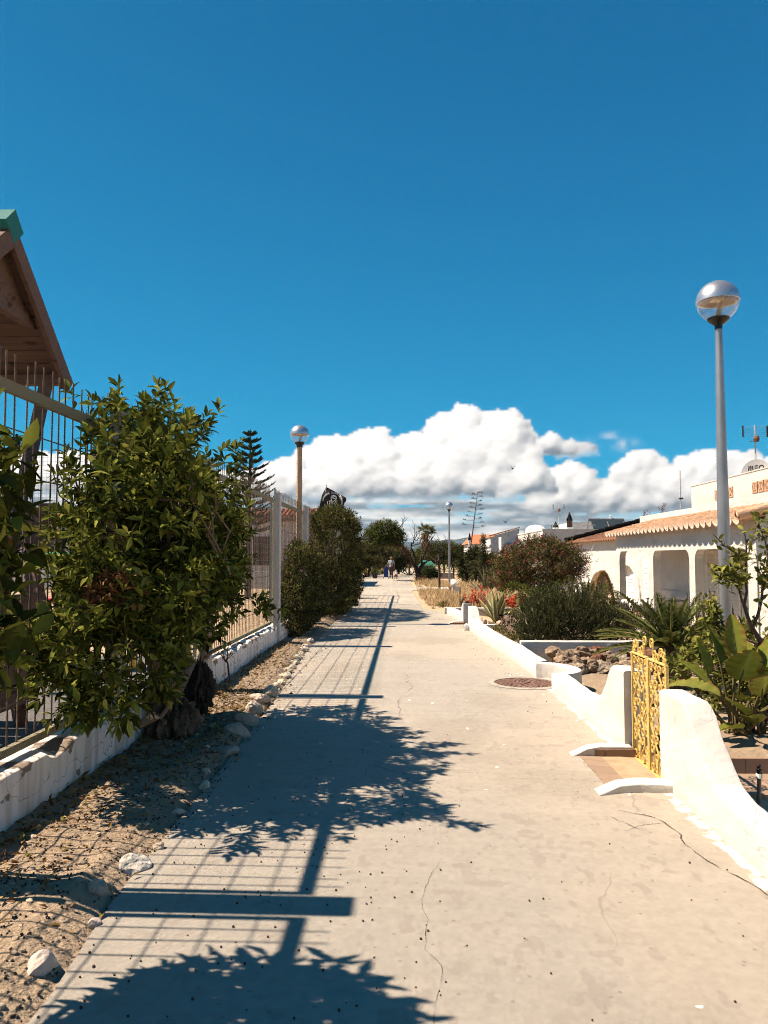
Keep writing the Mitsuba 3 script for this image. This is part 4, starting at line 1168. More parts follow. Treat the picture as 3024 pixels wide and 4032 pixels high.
def sprinkler(x, y, z, h, label):
    k = thing('sprinkler', label, 'sprinkler')
    put('riser', M().tube([(x, y, z), (x + .01, y, z + h * .72)], .014, 10, (.10, .09, .08)), 'mat_gloss', k, smooth=True)
    put('white_band', M().lathe([(.0, 0), (.021, 0), (.021, .03), (0, .03)], 12, (x + .01, y, z + h * .70), (.7, .68, .62)), 'mat_plain', k)
    put('nozzle', M().lathe([(0, 0), (.017, 0), (.020, h * .12), (.013, h * .14), (.015, h * .22), (.010, h * .24), (0, h * .24)], 12, (x + .01, y, z + h * .70 + .03), (.03, .03, .03)), 'mat_gloss', k, smooth=30)


sprinkler(2.38, 5.36, -.06, .24, 'black garden sprinkler riser standing on the tiles at the right edge')
sprinkler(2.25, 12.0, -.04, .22, 'small dark sprinkler riser in front of the shaded cross wall')

# ---------------------------------------------------------------- garden plants
# sago palm
sg = thing('sago_palm', 'spreading sago palm with stiff feathery dark fronds behind the yellow gate', 'palm')
rng = np.random.default_rng(101)
C0 = np.array([3.36, 9.9, .40])
m = M().lathe([(.0, -.45), (.20, -.45), (.23, -.2), (.20, 0), (.10, .10), (0, .12)], 14, C0, (.10, .07, .05))
put('trunk', m, 'mat_rough', sg)


def frond(c, az, el, L, droop, rng, parent, wl=.145, n=44, pal=((.06, .078, .022), (.12, .14, .04), (.22, .235, .10)), name='frond', mid=(.30, .27, .09)):
    t = np.linspace(0, 1, 16)
    u = np.array([math.cos(az), math.sin(az), 0])
    e = math.radians(el)
    pts = c + u * (L * (math.cos(e) * t))[:, None] + np.array([0, 0, 1]) * (L * (math.sin(e) * t - droop * t ** 2.2))[:, None]
    tan = unit(np.gradient(pts, axis=0))
    m = M().tube(pts, np.linspace(.011, .003, 16), 4, mid)
    q = np.linspace(.10, .995, n)
    P, D, Ls, Cs = [], [], [], []
    side = np.array([-u[1], u[0], 0])
    for a in q:
        b = np.array([np.interp(a, t, pts[:, i]) for i in range(3)])
        tn = unit(np.array([np.interp(a, t, tan[:, i]) for i in range(3)]))
        upv = unit(np.cross(side, tn)) * -1
        if upv[2] < 0:
            upv = -upv
        l = wl * math.sin(PI * (.12 + .83 * a)) ** .7
        for s_ in (-1, 1):
            P.append(b)
            D.append(side * s_ * .80 + tn * (.50 + .35 * a) + upv * .42 + rng.normal(size=3) * .05)
            Ls.append(l * rng.uniform(.9, 1.05))
            Cs.append(np.asarray(pal[rng.choice(len(pal), p=[.45, .4, .15])]) * rng.uniform(.8, 1.2))
    Ls = np.array(Ls)
    v, f, cc = leaf_mesh(np.array(P), np.array(D), Ls, np.full(len(Ls), .0175), np.array(Cs), rng, LEAF4, up=np.array([0, 0, 1.]))
    m.add(v, f, cc)
    return put(name, m, 'mat_leaf', parent, smooth=True)


FR = [(190, 46, 1.0, .14), (300, 55, .85, .1), (178, 6, .92, .30), (170, 22, .95, .28), (186, 16, .98, .22), (196, 30, .90, .20), (205, 8, .85, .34), (160, 38, .85, .15), (150, 15, .9, .3), (140, 55, .7, .1), (215, 48, .80, .12), (230, 20, .8, .3), (250, 60, .66, .08), (255, 30, .7, .26), (275, 12, .75, .34), (290, 62, .62, .06), (300, 35, .75, .2), (318, 18, .8, .28), (335, 40, .72, .12), (345, 14, .85, .24), (2, 28, .82, .14), (12, 48, .72, .08), (25, 20, .85, .2), (45, 40, .7, .14), (60, 65, .66, .05), (80, 30, .75, .2), (100, 62, .72, .05), (118, 30, .8, .2), (350, 68, .6, .03), (200, 68, .62, .03)]
for az, el, L, dr_ in FR:
    frond(C0 + [0, 0, .05], math.radians(az + rng.uniform(-4, 4)), el + 4, L * 1.08, dr_ * .9, rng, sg)
cone = M()
for k in range(160):
    t = rng.random()
    p = C0 + np.array([.02, -.02, .10]) + np.array([.22, -.02, .16]) * t
    d = rng.normal(size=3)
    cone.add(*[(lambda s_: (s_[0] * .022 + p + unit(d) * .035 * (1 - .5 * t), s_[1]))((np.array(s.vertices), s.faces))][0], np.array((.32, .19, .10)) * rng.uniform(.7, 1.3))
put('seed_cone', cone, 'mat_rough', sg)


# paddle leaves
def paddle(base, tip0, az, el, L, W, rng, parent, droop=.25, fold=.35, c=(.075, .10, .022), torn=0., name='paddle_leaf', brown=.5, mid=(.17, .19, .05), roll=0.):
    """A stalk from the ground and the blade it carries."""
    base, tip0 = np.asarray(base, float), np.asarray(tip0, float)
    az, e = math.radians(az), math.radians(el)
    u = np.array([math.cos(az) * math.cos(e), math.sin(az) * math.cos(e), math.sin(e)])
    side = np.array([-math.sin(az), math.cos(az), 0])
    nrm = np.cross(u, side)
    side, nrm = side * math.cos(roll) + nrm * math.sin(roll), nrm * math.cos(roll) - side * math.sin(roll)
    nt, ns = 22, 9
    t = np.linspace(0, 1, nt)
    w = W * .5 * np.sin(PI * np.clip(t, 0, 1) ** .72) ** .62
    w[-1] = .004
    s_ = np.linspace(-1, 1, ns)
    spine = tip0 + u * (L * t)[:, None] + np.array([0, 0, -1]) * (L * droop * t ** 2)[:, None]
    V = spine[:, None] + side * (w[:, None] * s_)[..., None] * math.cos(fold) + nrm * (w[:, None] * np.abs(s_))[..., None] * math.sin(fold)
    V += nrm * (np.sin(t * 34 + rng.uniform(0, 6))[:, None] * np.abs(s_) ** 1.5 * .004)[..., None]
    if torn:
        for _ in range(int(torn)):
            r_ = rng.integers(4, nt - 3)
            sd = rng.integers(2)
            V[r_, (0 if sd else ns - 1)] = V[r_, ns // 2] * .45 + V[r_, (0 if sd else ns - 1)] * .55
    i, j = np.meshgrid(np.arange(nt - 1), np.arange(ns - 1), indexing='ij')
    f = np.stack([i * ns + j, i * ns + j + 1, (i + 1) * ns + j + 1, (i + 1) * ns + j], -1).reshape(-1, 4)
    nz = meshkit.fbm(V * 14, 3, 4)
    stripes = .88 + .24 * meshkit.noise(np.stack([np.broadcast_to(t[:, None] * 26 + np.abs(s_) * 4, (nt, ns)), np.zeros((nt, ns)), np.zeros((nt, ns))], -1), 3)
    col_ = np.asarray(c) * (stripes * (.8 + .4 * nz))[..., None]
    bw = np.clip((np.abs(s_)[None] * 1.0 + np.abs(t[:, None] - .45) * .9 + (nz - .5) * 1.2 - 1.25 + brown * .45) * 4, 0, 1)[..., None]
    col_ = col_ * (1 - bw) + np.array((.20, .11, .035)) * bw
    col_[:, ns // 2] = np.asarray(mid)
    m = M().add(V.reshape(-1, 3), f, np.clip(col_.reshape(-1, 3), 0, 1))
    k = put(name, m, 'mat_leaf', parent, smooth=True)
    b = base + (tip0 - base) * np.linspace(0, 1, 8)[:, None] + np.array([0, 0, .10]) * np.sin(PI * np.linspace(0, 1, 8))[:, None] * 0
    b = np.vstack([b, spine[1:8]]) + 0
    put('stalk', M().tube(b, np.linspace(.014, .004, len(b)), 6, (.10, .085, .03)), 'mat_plain', k, smooth=True)


st = thing('strelitzia', 'clump of broad paddle leaves with browned edges growing beside the near pillar', 'plant')
rng = np.random.default_rng(111)
B0 = np.array([2.95, 7.0, .03])
PAD = [  # start of blade, azimuth, elevation, length, width, droop
    ((2.94, 6.95, .70), 95, 78, .36, .20, .05, 0), ((2.80, 6.95, .66), 120, 70, .34, .17, .02, 0), ((2.66, 6.85, .58), 150, 74, .30, .17, -.05, 0), ((2.86, 6.75, .52), 285, 62, .34, .30, .1, 1),
    ((2.66, 6.7, .40), 165, 30, .46, .24, .35, 5), ((2.55, 6.8, .30), 185, 12, .40, .18, .2, 4), ((3.05, 6.8, .50), 300, 45, .36, .28, .2, 2), ((3.14, 6.95, .58), 20, 65, .36, .20, .1, 0), ((3.15, 6.7, .36), 330, 30, .38, .26, .4, 2), ((3.02, 6.65, .42), 250, 50, .34, .22, .2, 2),
    ((2.82, 6.55, .30), 215, 38, .30, .22, .15, 1), ((2.88, 6.5, .22), 235, 32, .32, .20, .2, 0), ((2.80, 6.62, .16), 200, 10, .24, .17, .2, 0), ((3.18, 6.6, .22), 300, 12, .36, .26, .35, 2), ((3.25, 6.85, .40), 345, 52, .36, .2, .2, 1), ((2.72, 7.0, .45), 140, 45, .36, .2, .2, 1), ((2.98, 7.15, .66), 60, 75, .34, .18, .05, 0), ((3.1, 7.1, .55), 75, 60, .34, .2, .1, 0), ((2.9, 6.85, .34), 270, 35, .26, .16, .3, 1), ((3.3, 6.75, .30), 315, 40, .34, .22, .3, 1), ((2.58, 6.95, .40), 175, 55, .30, .17, .15, 2)]
for k, (tp_, az, el, L, W, dr_, torn) in enumerate(PAD):
    c = [(.12, .14, .026), (.165, .18, .032), (.22, .225, .05), (.09, .105, .022)][int(rng.integers(4))]
    paddle(B0 + [rng.uniform(-.12, .16), rng.uniform(-.12, .1), 0], np.array(tp_) + rng.normal(size=3) * .012, az, el, L * 1.08, W * 1.02, rng, st, dr_, rng.uniform(.15, .55), c, torn * 2, brown=rng.uniform(.2, .85), roll=rng.uniform(-.5, .5))
m = M()
for k in range(40):
    a, r_ = rng.uniform(0, 6.28), rng.uniform(.0, .17)
    p = B0 + [r_ * math.cos(a) + .05, r_ * math.sin(a), -.02]
    m.tube([p, p + [rng.uniform(-.08, .08), rng.uniform(-.08, .08), rng.uniform(.1, .32)]], [.016, .008], 5, np.array((.10, .065, .035)) * rng.uniform(.5, 1.4))
put('dead_stalks', m, 'mat_plain', st, kind='stuff')

# lemon tree at the right edge
rng = np.random.default_rng(121)
lt = thing('lemon_tree', 'sparse young lemon tree with dark twisting branches at the right edge', 'tree')
R0 = np.array([3.62, 7.6, -.05])
sp = [(np.array([R0, [3.60, 7.6, .35], [3.52, 7.58, .60], [3.42, 7.5, .75], [3.28, 7.45, .95], [3.22, 7.45, 1.15]]), np.array([.045, .04, .032, .026, .02, .014]))]
ends = []


def grow(p0, d, L, r, depth):
    n_ = 5
    pts = [np.asarray(p0, float)]
    d = unit(np.asarray(d, float))
    for _ in range(n_):
        d = unit(d + rng.normal(size=3) * .18 + np.array([0, 0, .06]))
        pts.append(pts[-1] + d * L / n_)
    sp.append((np.array(pts), np.linspace(r, r * .55, n_ + 1)))
    ends.extend(pts[2:] if depth else pts[1:])
    if depth:
        for _ in range(3):
            i = int(rng.integers(2, n_ + 1))
            grow(pts[i], d + rng.normal(size=3) * .7, L * .55, r * .55, depth - 1)


grow((3.22, 7.45, 1.12), (.25, 0, 1), .75, .013, 1)
grow((3.30, 7.46, .92), (.5, -.1, .9), .75, .016, 2)
grow((3.42, 7.5, .75), (-.8, -.2, .25), .55, .016, 2)
grow((3.52, 7.58, .60), (-.9, -.1, .35), .60, .014, 2)
grow((3.25, 7.45, 1.1), (-.4, -.2, .7), .5, .012, 2)
grow((3.55, 7.6, .5), (.3, -.3, .9), .9, .018, 2)
wood(lt, 'trunk', sp, 6, c=(.09, .065, .05))
E_ = np.array(ends)
E_ = E_[rng.choice(len(E_), min(260, len(E_)), replace=False)]
put('foliage', rosettes(E_, unit(rng.normal(size=E_.shape) + [0, 0, .4]), 4, .085, .50, rng, [(.085, .10, .022), (.125, .14, .028), (.18, .19, .04), (.23, .22, .05)], LEAF10, (30, 100)), 'mat_leaf', lt, smooth=True)
hedge('low pale-green leafy shrub under the lemon tree beside the lamp post', [(3.75, 8.0, .40, .40, .5, .32), (3.35, 8.0, .25, .3, .4, .3), (4.0, 7.8, .55, .4, .4, .35), (3.6, 8.3, .62, .45, .4, .28), (3.1, 8.3, .45, .35, .3, .25)], 760, .075, 6, [(3.7, 8, 0)], 122, [(.10, .12, .025), (.16, .175, .04), (.22, .22, .06), (.06, .07, .018)], width=.5, name='garden_shrub', cat='shrub', jag=.35)


def shoots(label, blobs, n, L, seed, needles=26, nl=.030, pal=((.045, .055, .022), (.07, .08, .03), (.10, .105, .045), (.032, .04, .018)), up=1.1, name='rosemary_bush', cat='bush', keep=None, shell=.3, nw=.22, pts=None):
    """A bush of upright shoots clothed in short narrow leaves."""
    rng = np.random.default_rng(seed)
    k = thing(name, label, cat)
    p, a = blob_tips(blobs, n, rng, shell, .3, seed, keep or (lambda q: q[:, 2] > .05)) if pts is None else pts
    n = len(p)
    d = unit(a * .7 + np.array([0, 0, up]) + rng.normal(size=p.shape) * .35)
    Ls = L * rng.uniform(.5, 1.3, n)
    m = M()
    for i in range(n):
        m.tube([p[i] - d[i] * Ls[i] * .6, p[i] + d[i] * Ls[i] * .4], [.004, .0015], 3, (.10, .08, .05), False)
    t = np.tile(np.linspace(-.6, .42, needles), n)
    idx = np.repeat(np.arange(n), needles)
    q = p[idx] + d[idx] * (Ls[idx] * t)[:, None]
    s_ = unit(np.cross(d[idx], rng.normal(size=q.shape)))
    dd = s_ * .9 + d[idx] * .75
    nls = nl * rng.uniform(.7, 1.2, len(q)) * np.clip(1.25 - .6 * np.abs(t), .4, 1)
    cols_ = np.asarray(pal)[rng.integers(0, len(pal), n)][idx] * rng.uniform(.8, 1.25, (len(q), 1))
    v, f, c = leaf_mesh(q, dd, nls, nls * nw * 2, cols_, rng, (np.array([[0, -.5, 0], [0, .5, 0], [1, 0, 0]]), np.array([[0, 1, 2]])))
    m.add(v, f, c)
    put('foliage', m, 'mat_leaf', k, smooth=True)
    return k


shoots('large grey-green rosemary bush behind the shaded cross wall', [(2.35, 13.2, .55, .62, .6, .45), (2.95, 13.3, .62, .60, .6, .52), (2.6, 13.6, .75, .6, .5, .42), (3.5, 13.4, .45, .5, .5, .4), (2.2, 13.0, .3, .45, .4, .3), (3.0, 12.95, .32, .6, .35, .3)], 2600, .20, 131)
shoots('scrubby rosemary bush between the sago palm and the porch', [(3.9, 14.2, .45, .65, .6, .42), (4.5, 14.0, .45, .5, .5, .40), (3.4, 14.6, .6, .5, .5, .4)], 900, .20, 132, pal=((.05, .055, .022), (.085, .085, .03), (.12, .105, .04), (.035, .038, .018)))
rng = np.random.default_rng(133)
base = np.column_stack([rng.uniform(3.95, 4.75, 70), rng.uniform(10.9, 11.6, 70), np.zeros(70)])
hts = rng.uniform(.35, 1.05, 70)
pp_ = np.vstack([base + np.array([0, 0, 1]) * (hts * f_)[:, None] + rng.normal(size=base.shape) * .012 for f_ in (.3, .5, .7, .9, 1.0)])
shoots('tall upright shoots of rosemary growing around the near lamp post', None, 0, .24, 134, needles=30, up=3.0, pts=(pp_, unit(rng.normal(size=pp_.shape) * .3)), pal=((.06, .065, .022), (.10, .095, .03), (.13, .115, .04), (.045, .05, .02)), name='upright_rosemary')

hedge('large domed oleander with narrow leaves, reddish seed pods and pink flowers', [(4.15, 24.2, 1.35, 1.25, 1.1, .85), (3.5, 24.0, 1.2, .85, .9, .75), (4.9, 24.2, 1.45, .75, .9, .70), (4.2, 24.2, 1.75, .8, .8, .55)], 2600, .16, 6, [(4.1, 24.2, -.2)], 141, [(.085, .085, .03), (.13, .12, .045), (.18, .15, .065), (.14, .08, .045), (.05, .05, .02)], width=.17, name='oleander', jag=.45, shell=.5)
rng = np.random.default_rng(142)
tips, ax = blob_tips([(4.15, 24.2, 1.35, 1.3, 1.15, .9), (3.5, 24.0, 1.2, .9, .9, .8), (4.9, 24.2, 1.45, .8, .9, .75)], 230, rng, .85, .3, 141)
put('flowers', rosettes(tips, ax, 5, .055, .7, rng, [(.42, .06, .10), (.30, .05, .06), (.22, .06, .05), (.50, .12, .16)], LEAF4), 'mat_dryleaf', 'oleander', smooth=True)
hedge('low bright-green shrub beneath the oleander', [(3.4, 19.6, .45, .7, .7, .45), (4.2, 19.8, .55, .7, .7, .5), (4.9, 19.6, .5, .55, .6, .5), (2.9, 20.2, .5, .5, .5, .45)], 1300, .07, 7, [(3.8, 19.8, -.1)], 151, [(.06, .075, .02), (.085, .10, .025), (.12, .13, .03), (.04, .05, .015)], name='garden_shrub', cat='shrub')
hedge('small yellowish shrub spilling along the inside of the long white wall', [(2.0, 15.2, .10, .30, .8, .18), (1.95, 14.2, .12, .25, .5, .18), (2.1, 16.1, .10, .3, .4, .15)], 420, .05, 6, [(2.0, 15, -.05)], 152, [(.13, .12, .03), (.18, .15, .04), (.09, .085, .025)], name='garden_shrub', cat='shrub', jag=.4)
hedge('yellow-green seedling tuft beside the farthest pillar', [(1.62, 20.3, .10, .14, .5, .16)], 90, .05, 6, [(1.62, 20.3, -.05)], 153, [(.13, .12, .03), (.18, .15, .04), (.09, .085, .025)], name='garden_shrub', cat='shrub')


def sword(base, az, el, L, W, rng, parent, c, edge, name='leaf', droop=.1, thick=.18):
    """A fleshy agave leaf, channelled, tapering to a point, with margins of another colour."""
    az, e = math.radians(az), math.radians(el)
    u = np.array([math.cos(az) * math.cos(e), math.sin(az) * math.cos(e), math.sin(e)])
    side = np.array([-math.sin(az), math.cos(az), 0])
    nrm = np.cross(u, side)
    t = np.linspace(0, 1, 12)
    w = W * .5 * (np.interp(t, [0, .12, .45, .8, 1], [.75, .8, 1.0, .5, .02]))
    s_ = np.array([-1, -.72, -.4, 0, .4, .72, 1])
    sp_ = np.asarray(base) + u * (L * t)[:, None] - np.array([0, 0, 1]) * (L * droop * t ** 2)[:, None]
    top = sp_[:, None] + side * (w[:, None] * s_)[..., None] + nrm * (w[:, None] * (np.abs(s_) ** 2 * .55))[..., None]
    bot = sp_[:, None] + side * (w[:, None] * s_ * .96)[..., None] + nrm * (w[:, None] * (np.abs(s_) ** 2 * .55 - thick * (1 - s_ ** 2) - .02))[..., None]
    n_, m_ = 12, 7
    i, j = np.meshgrid(np.arange(n_ - 1), np.arange(m_ - 1), indexing='ij')
    f = np.stack([i * m_ + j, i * m_ + j + 1, (i + 1) * m_ + j + 1, (i + 1) * m_ + j], -1).reshape(-1, 4)
    cc = np.array([edge if abs(q) > .6 else c for q in s_], float)[None] * (.85 + .3 * meshkit.noise(np.stack([t * 9, t * 0, t * 0], -1))[:, None, None])
    m = M().add(top.reshape(-1, 3), f, cc.reshape(-1, 3)).add(bot.reshape(-1, 3), f[:, ::-1], cc.reshape(-1, 3))
    return put(name, m, 'mat_plain', parent, smooth=True)


rng = np.random.default_rng(161)
ag = thing('agave', 'variegated agave with yellow-edged sword leaves among red flower spikes', 'agave')
for k in range(26):
    sword((2.2 + rng.normal() * .06, 18.6 + rng.normal() * .06, .0), k * 137.5 + rng.uniform(-10, 10), rng.uniform(22, 82), rng.uniform(.75, 1.05), .13, rng, ag, (.11, .14, .085) if k % 4 else (.22, .27, .22), (.42, .36, .14), droop=.08)
ag2 = thing('agave', 'dull green agave half hidden behind the large rosemary bush', 'agave')
for k in range(16):
    sword((3.0 + rng.normal() * .05, 17.0 + rng.normal() * .05, .0), k * 137.5, rng.uniform(25, 80), rng.uniform(.7, .95), .14, rng, ag2, (.10, .12, .07), (.15, .16, .09), droop=.08)


def aloe(x, y, z, n, spikes, label, seed, H=(.5, .85), name='flowering_aloe'):
    rng = np.random.default_rng(seed)
    k = thing(name, label, 'aloe')
    for i in range(n):
        sword((x + rng.normal() * .12, y + rng.normal() * .12, z), i * 137.5, rng.uniform(15, 75), rng.uniform(.22, .42), .05, rng, k, (.07, .055, .035), (.10, .07, .04), droop=.1)
    for i in range(spikes):
        a, r_ = rng.uniform(0, 6.28), rng.uniform(0, .5)
        p = np.array([x + r_ * math.cos(a), y + .6 * r_ * math.sin(a), z])
        h = rng.uniform(*H)
        m = M().tube([p, p + [rng.uniform(-.06, .06), 0, h]], [.008, .005], 5, (.20, .12, .07))
        top = m.v[0][-1]
        nn = 46
        q = top + np.column_stack([rng.normal(size=nn) * .004, rng.normal(size=nn) * .004, -rng.random(nn) * .2])
        d = np.column_stack([rng.normal(size=(nn, 2)), rng.uniform(-1.2, .2, nn)])
        v, f, c = leaf_mesh(q, d, rng.uniform(.05, .085, nn), np.full(nn, .022), np.array([(.58, .06, .03), (.45, .04, .025), (.62, .12, .05)])[rng.integers(0, 3, nn)], rng)
        m.add(v, f, c)
        put('flower_spike', m, 'mat_plain', k)
    return k


aloe(2.0, 22.6, -.05, 22, 17, 'aloe clump with many coral-red spikes left of the variegated agave', 171, (.45, .85))
aloe(2.6, 18.9, .0, 14, 9, 'aloe with bright scarlet flower heads in front of the oleander', 172, (.45, .75))
aloe(2.45, 18.3, .03, 40, 0, 'dark mat of spiky small aloes at the foot of the variegated agave', 173, name='dark_aloe')

ds = thing('drooping_flower_stalk', 'brown drooping agave flower stalk arching over in front of the arch', 'plant')
rng = np.random.default_rng(181)
cv = np.array([(3.88, 16, -.1), (3.89, 16, .5), (3.92, 16, .95), (4.0, 16, 1.26), (4.10, 16, 1.30), (4.2, 16, 1.12), (4.27, 16, .8), (4.30, 16, .5)])
t_ = np.linspace(0, 7, 60)
cp = np.column_stack([np.interp(t_, np.arange(8), cv[:, i]) for i in range(3)])
cp = np.column_stack([gaussian_filter(np.pad(cp[:, i], 6, 'edge'), 3)[6:-6] for i in range(3)])
put('stalk', M().tube(cp, np.linspace(.05, .015, 60), 7, (.22, .13, .05)), 'mat_rough', ds, smooth=True)
nn = 1500
i_ = rng.integers(8, 60, nn)
d = rng.normal(size=(nn, 3))
put('husks', leaf_mesh(cp[i_] + rng.normal(size=(nn, 3)) * .012, d, rng.uniform(.03, .08, nn) * np.interp(i_, [8, 60], [1.2, .6]), np.full(nn, .018), np.array([(.28, .18, .06), (.20, .11, .04), (.36, .25, .10)])[rng.integers(0, 3, nn)], rng), 'mat_dryleaf', ds, kind='stuff')
# ---------------------------------------------------------------- porch house on the right
YZ = lambda x0: axes((x0, 0, 0), np.array([0, 1, 0]), np.array([0, 0, 1]), np.array([1, 0, 0]))     # drawing (y, z), extruded towards +x
XZ = lambda y0: axes((0, y0, 0), np.array([1, 0, 0]), np.array([0, 0, 1]), np.array([0, -1, 0]))    # drawing (x, z), extruded towards -y


def rect(a, b, c, d, r=0.):
    p = Polygon([(a, b), (c, b), (c, d), (a, d)])
    return p.buffer(-r).buffer(r, 6) if r else p


def louvre(parent, x, y0, y1, z0, z1, c, name='shutter', step=.085, depth=.035):
    """A shutter leaf in the plane x, seen from -x: frame and slanting slats."""
    k = put(name, M().box((x - depth, y0, z0), (x, y0 + .06, z1), c).box((x - depth, y1 - .06, z0), (x, y1, z1), c).box((x - depth, y0 + .06, z0), (x, y1 - .06, z0 + .08), c).box((x - depth, y0 + .06, z1 - .08), (x, y1 - .06, z1), c).box((x - .004, y0 + .06, z0 + .08), (x, y1 - .06, z1 - .08), np.array(c) * .8), 'mat_plain', parent)
    for z in np.arange(z0 + .10, z1 - .10, step):
        put('slat', M().add([[x - depth, y0 + .06, z], [x - depth, y1 - .06, z], [x - .006, y1 - .06, z + step * .85], [x - .006, y0 + .06, z + step * .85], [x - depth + .012, y0 + .06, z - .002], [x - depth + .012, y1 - .06, z - .002], [x - .004, y1 - .06, z + step * .8], [x - .004, y0 + .06, z + step * .8]],
                            [[0, 3, 2, 1], [4, 5, 6, 7], [0, 1, 5, 4], [3, 7, 6, 2]], c), 'mat_plain', k)
    return k


hs = thing('porch_house', 'white house with an arched porch under a scalloped peach tile roof', 'house')
face = rect(15.55, -.6, 25.75, 2.36)
for a, b in ((15.95, 18.83), (19.2, 21.97), (22.36, 25.38)):
    face = face.difference(unary_union([rect(a, -.2, b, 1.78, .26), rect(a, -.7, b, .6)]))
face = face.union(rect(15.55, -.6, 25.75, -.32))
put('porch_wall', M().extrude(face, .2, YZ(7.0)), 'mat_white', hs)
put('back_wall', M().extrude(rect(15.8, -.6, 27.4, 3.02), .25, YZ(8.3)), 'mat_stucco', hs)
put('porch_floor', M().box((7.205, 15.8, -.5), (8.296, 25.7, -.30), (.45, .40, .34)), 'mat_rough', hs)
put('porch_ceiling', M().box((7.202, 15.82, 2.30), (8.298, 25.74, 2.36), (.72, .69, .64)), 'mat_rough', hs)
put('dado', M().box((8.27, 15.85, -.3), (8.297, 25.7, .55), (.62, .58, .53)), 'mat_stucco', hs)
put('end_wall', M().extrude(Polygon([(7.21, -.6), (9.4, -.6), (9.4, 3.08), (7.21, 2.46)]), .2, XZ(15.76)), 'mat_stucco', hs)
put('far_wall', M().extrude(Polygon([(8.56, -.6), (13.9, -.6), (13.9, 3.0), (8.56, 3.0)]), .2, XZ(27.38)), 'mat_stucco', hs)
CREAM = (.62, .58, .52)
for j in range(4):
    louvre(hs, 8.262, 18.55 + j * .70, 19.21 + j * .70, .58 if j in (0, 3) else -.25, 1.76, CREAM)
put('lintel', M().box((8.25, 18.5, 1.765), (8.299, 21.3, 1.80), CREAM), 'mat_plain', hs)
WHITE = (.74, .72, .69)
for j in range(2):
    louvre(hs, 8.27, 25.95 + j * .46, 26.39 + j * .46, .1, 1.45, WHITE)
put('window_frame', M().box((8.24, 25.88, 1.455), (8.30, 26.95, 1.53), WHITE), 'mat_plain', hs)
put('window_sill', M().box((8.20, 25.85, .02), (8.30, 26.98, .09), WHITE), 'mat_plain', hs)
put('upper_block', M().extrude(rect(12, 2.9, 25.45, 3.90).difference(unary_union([rect(22.22, 3.31, 23.52, 3.62), rect(19.6, 3.31, 21.03, 3.62)])), .22, YZ(9.4)), 'mat_white', hs)
put('block_side', M().box((9.63, 25.2, 2.9), (13.9, 25.44, 3.88)), 'mat_stucco', hs)
put('block_cap', M().box((9.38, 11.9, 3.902), (9.66, 25.5, 3.93)), 'mat_white', hs)
PEACH = np.array((.50, .325, .215))
for y0, n_ in ((22.22, 4), (19.6, 4)):
    for q in range(n_):
        a = y0 + .012 + q * (1.30 if y0 > 21 else 1.43) / 4
        b = a + .30
        blk = rect(a, 3.32, b, 3.61)
        cy, cz = (a + b) / 2, 3.465
        holes = []
        for sy in (-1, 1):
            holes += [Polygon([(cy + sy * .03, 3.35), (cy + sy * .10, 3.35), (cy + sy * .03, 3.44)]), Polygon([(cy + sy * .03, 3.58), (cy + sy * .10, 3.58), (cy + sy * .03, 3.49)]), Polygon([(cy + sy * .12, 3.37), (cy + sy * .125, 3.56), (cy + sy * .06, cz)])]
        holes.append(rect(cy - .015, 3.35, cy + .015, 3.58))
        kb = put('vent_block', M().extrude(blk.difference(unary_union(holes)), .12, YZ(9.375), PEACH), 'mat_rough', hs)
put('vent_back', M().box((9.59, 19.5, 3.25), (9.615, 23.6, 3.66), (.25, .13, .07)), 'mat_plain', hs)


def tiled(parent, y0, y1, x0, z0, x1, z1, wid, rows_, tone, deep=.075, name='roof_tile', jitter=.1, seed=1, lim=10000, rim=(.70, .62, .55)):
    """Pan tiles on a slope rising towards +x: one little wavy sheet per tile, lapped, eave row with thick pale rims."""
    rng = np.random.default_rng(seed)
    n_ = int(round((y1 - y0) / wid))
    wid = (y1 - y0) / n_
    S = np.array([x1 - x0, 0, z1 - z0])
    L = np.linalg.norm(S)
    S /= L
    N = np.array([-S[2], 0, S[0]])
    u = np.linspace(0, 1, 11)
    pz = -deep * np.sin(PI * u) ** .75
    Lt = L / rows_
    kinds = []
    for eave in (0, 1):
        for v_ in range(4):
            c = tone * rng.uniform(1 - jitter, 1 + jitter) * np.array([1, rng.uniform(.96, 1.04), rng.uniform(.93, 1.05)])
            m = M()
            a = np.stack([np.zeros(11), u * wid, pz + .012], -1)
            b = np.stack([np.full(11, Lt * 1.06), u * wid, pz - .004], -1)
            i = np.arange(10)
            q = np.stack([i, i + 11, i + 12, i + 1], -1)
            m.add(np.vstack([a, b]), q, c)
            th = .05 if eave else .016
            lo = a + [0, 0, -th]
            lo[0, 2], lo[-1, 2] = a[0, 2] - th * .6, a[-1, 2] - th * .6
            m.add(np.vstack([a + [-.001, 0, 0], lo]), q[:, ::-1], rim if eave else c * .8)
            if eave:
                m.add(np.vstack([lo, lo + [.14, 0, 0]]), q[:, ::-1], c * .7)
            v, f, cc = m.get()
            P = v[:, :1] * S + v[:, 1:2] * [0, 1, 0] + v[:, 2:] * N
            kinds.append(mikit.ply((P, f), 'mat_rough', smooth=False, color=np.clip(cc, 0, 1)))
    for r_ in range(rows_):
        for q in range(n_):
            p = np.array([x0, y0 + q * wid, z0]) + S * Lt * r_ + N * rng.normal() * .003
            scene[key_of(name, parent)] = {**kinds[(0 if r_ else 4) + int(rng.integers(4))], 'to_world': T().translate(p.tolist())}


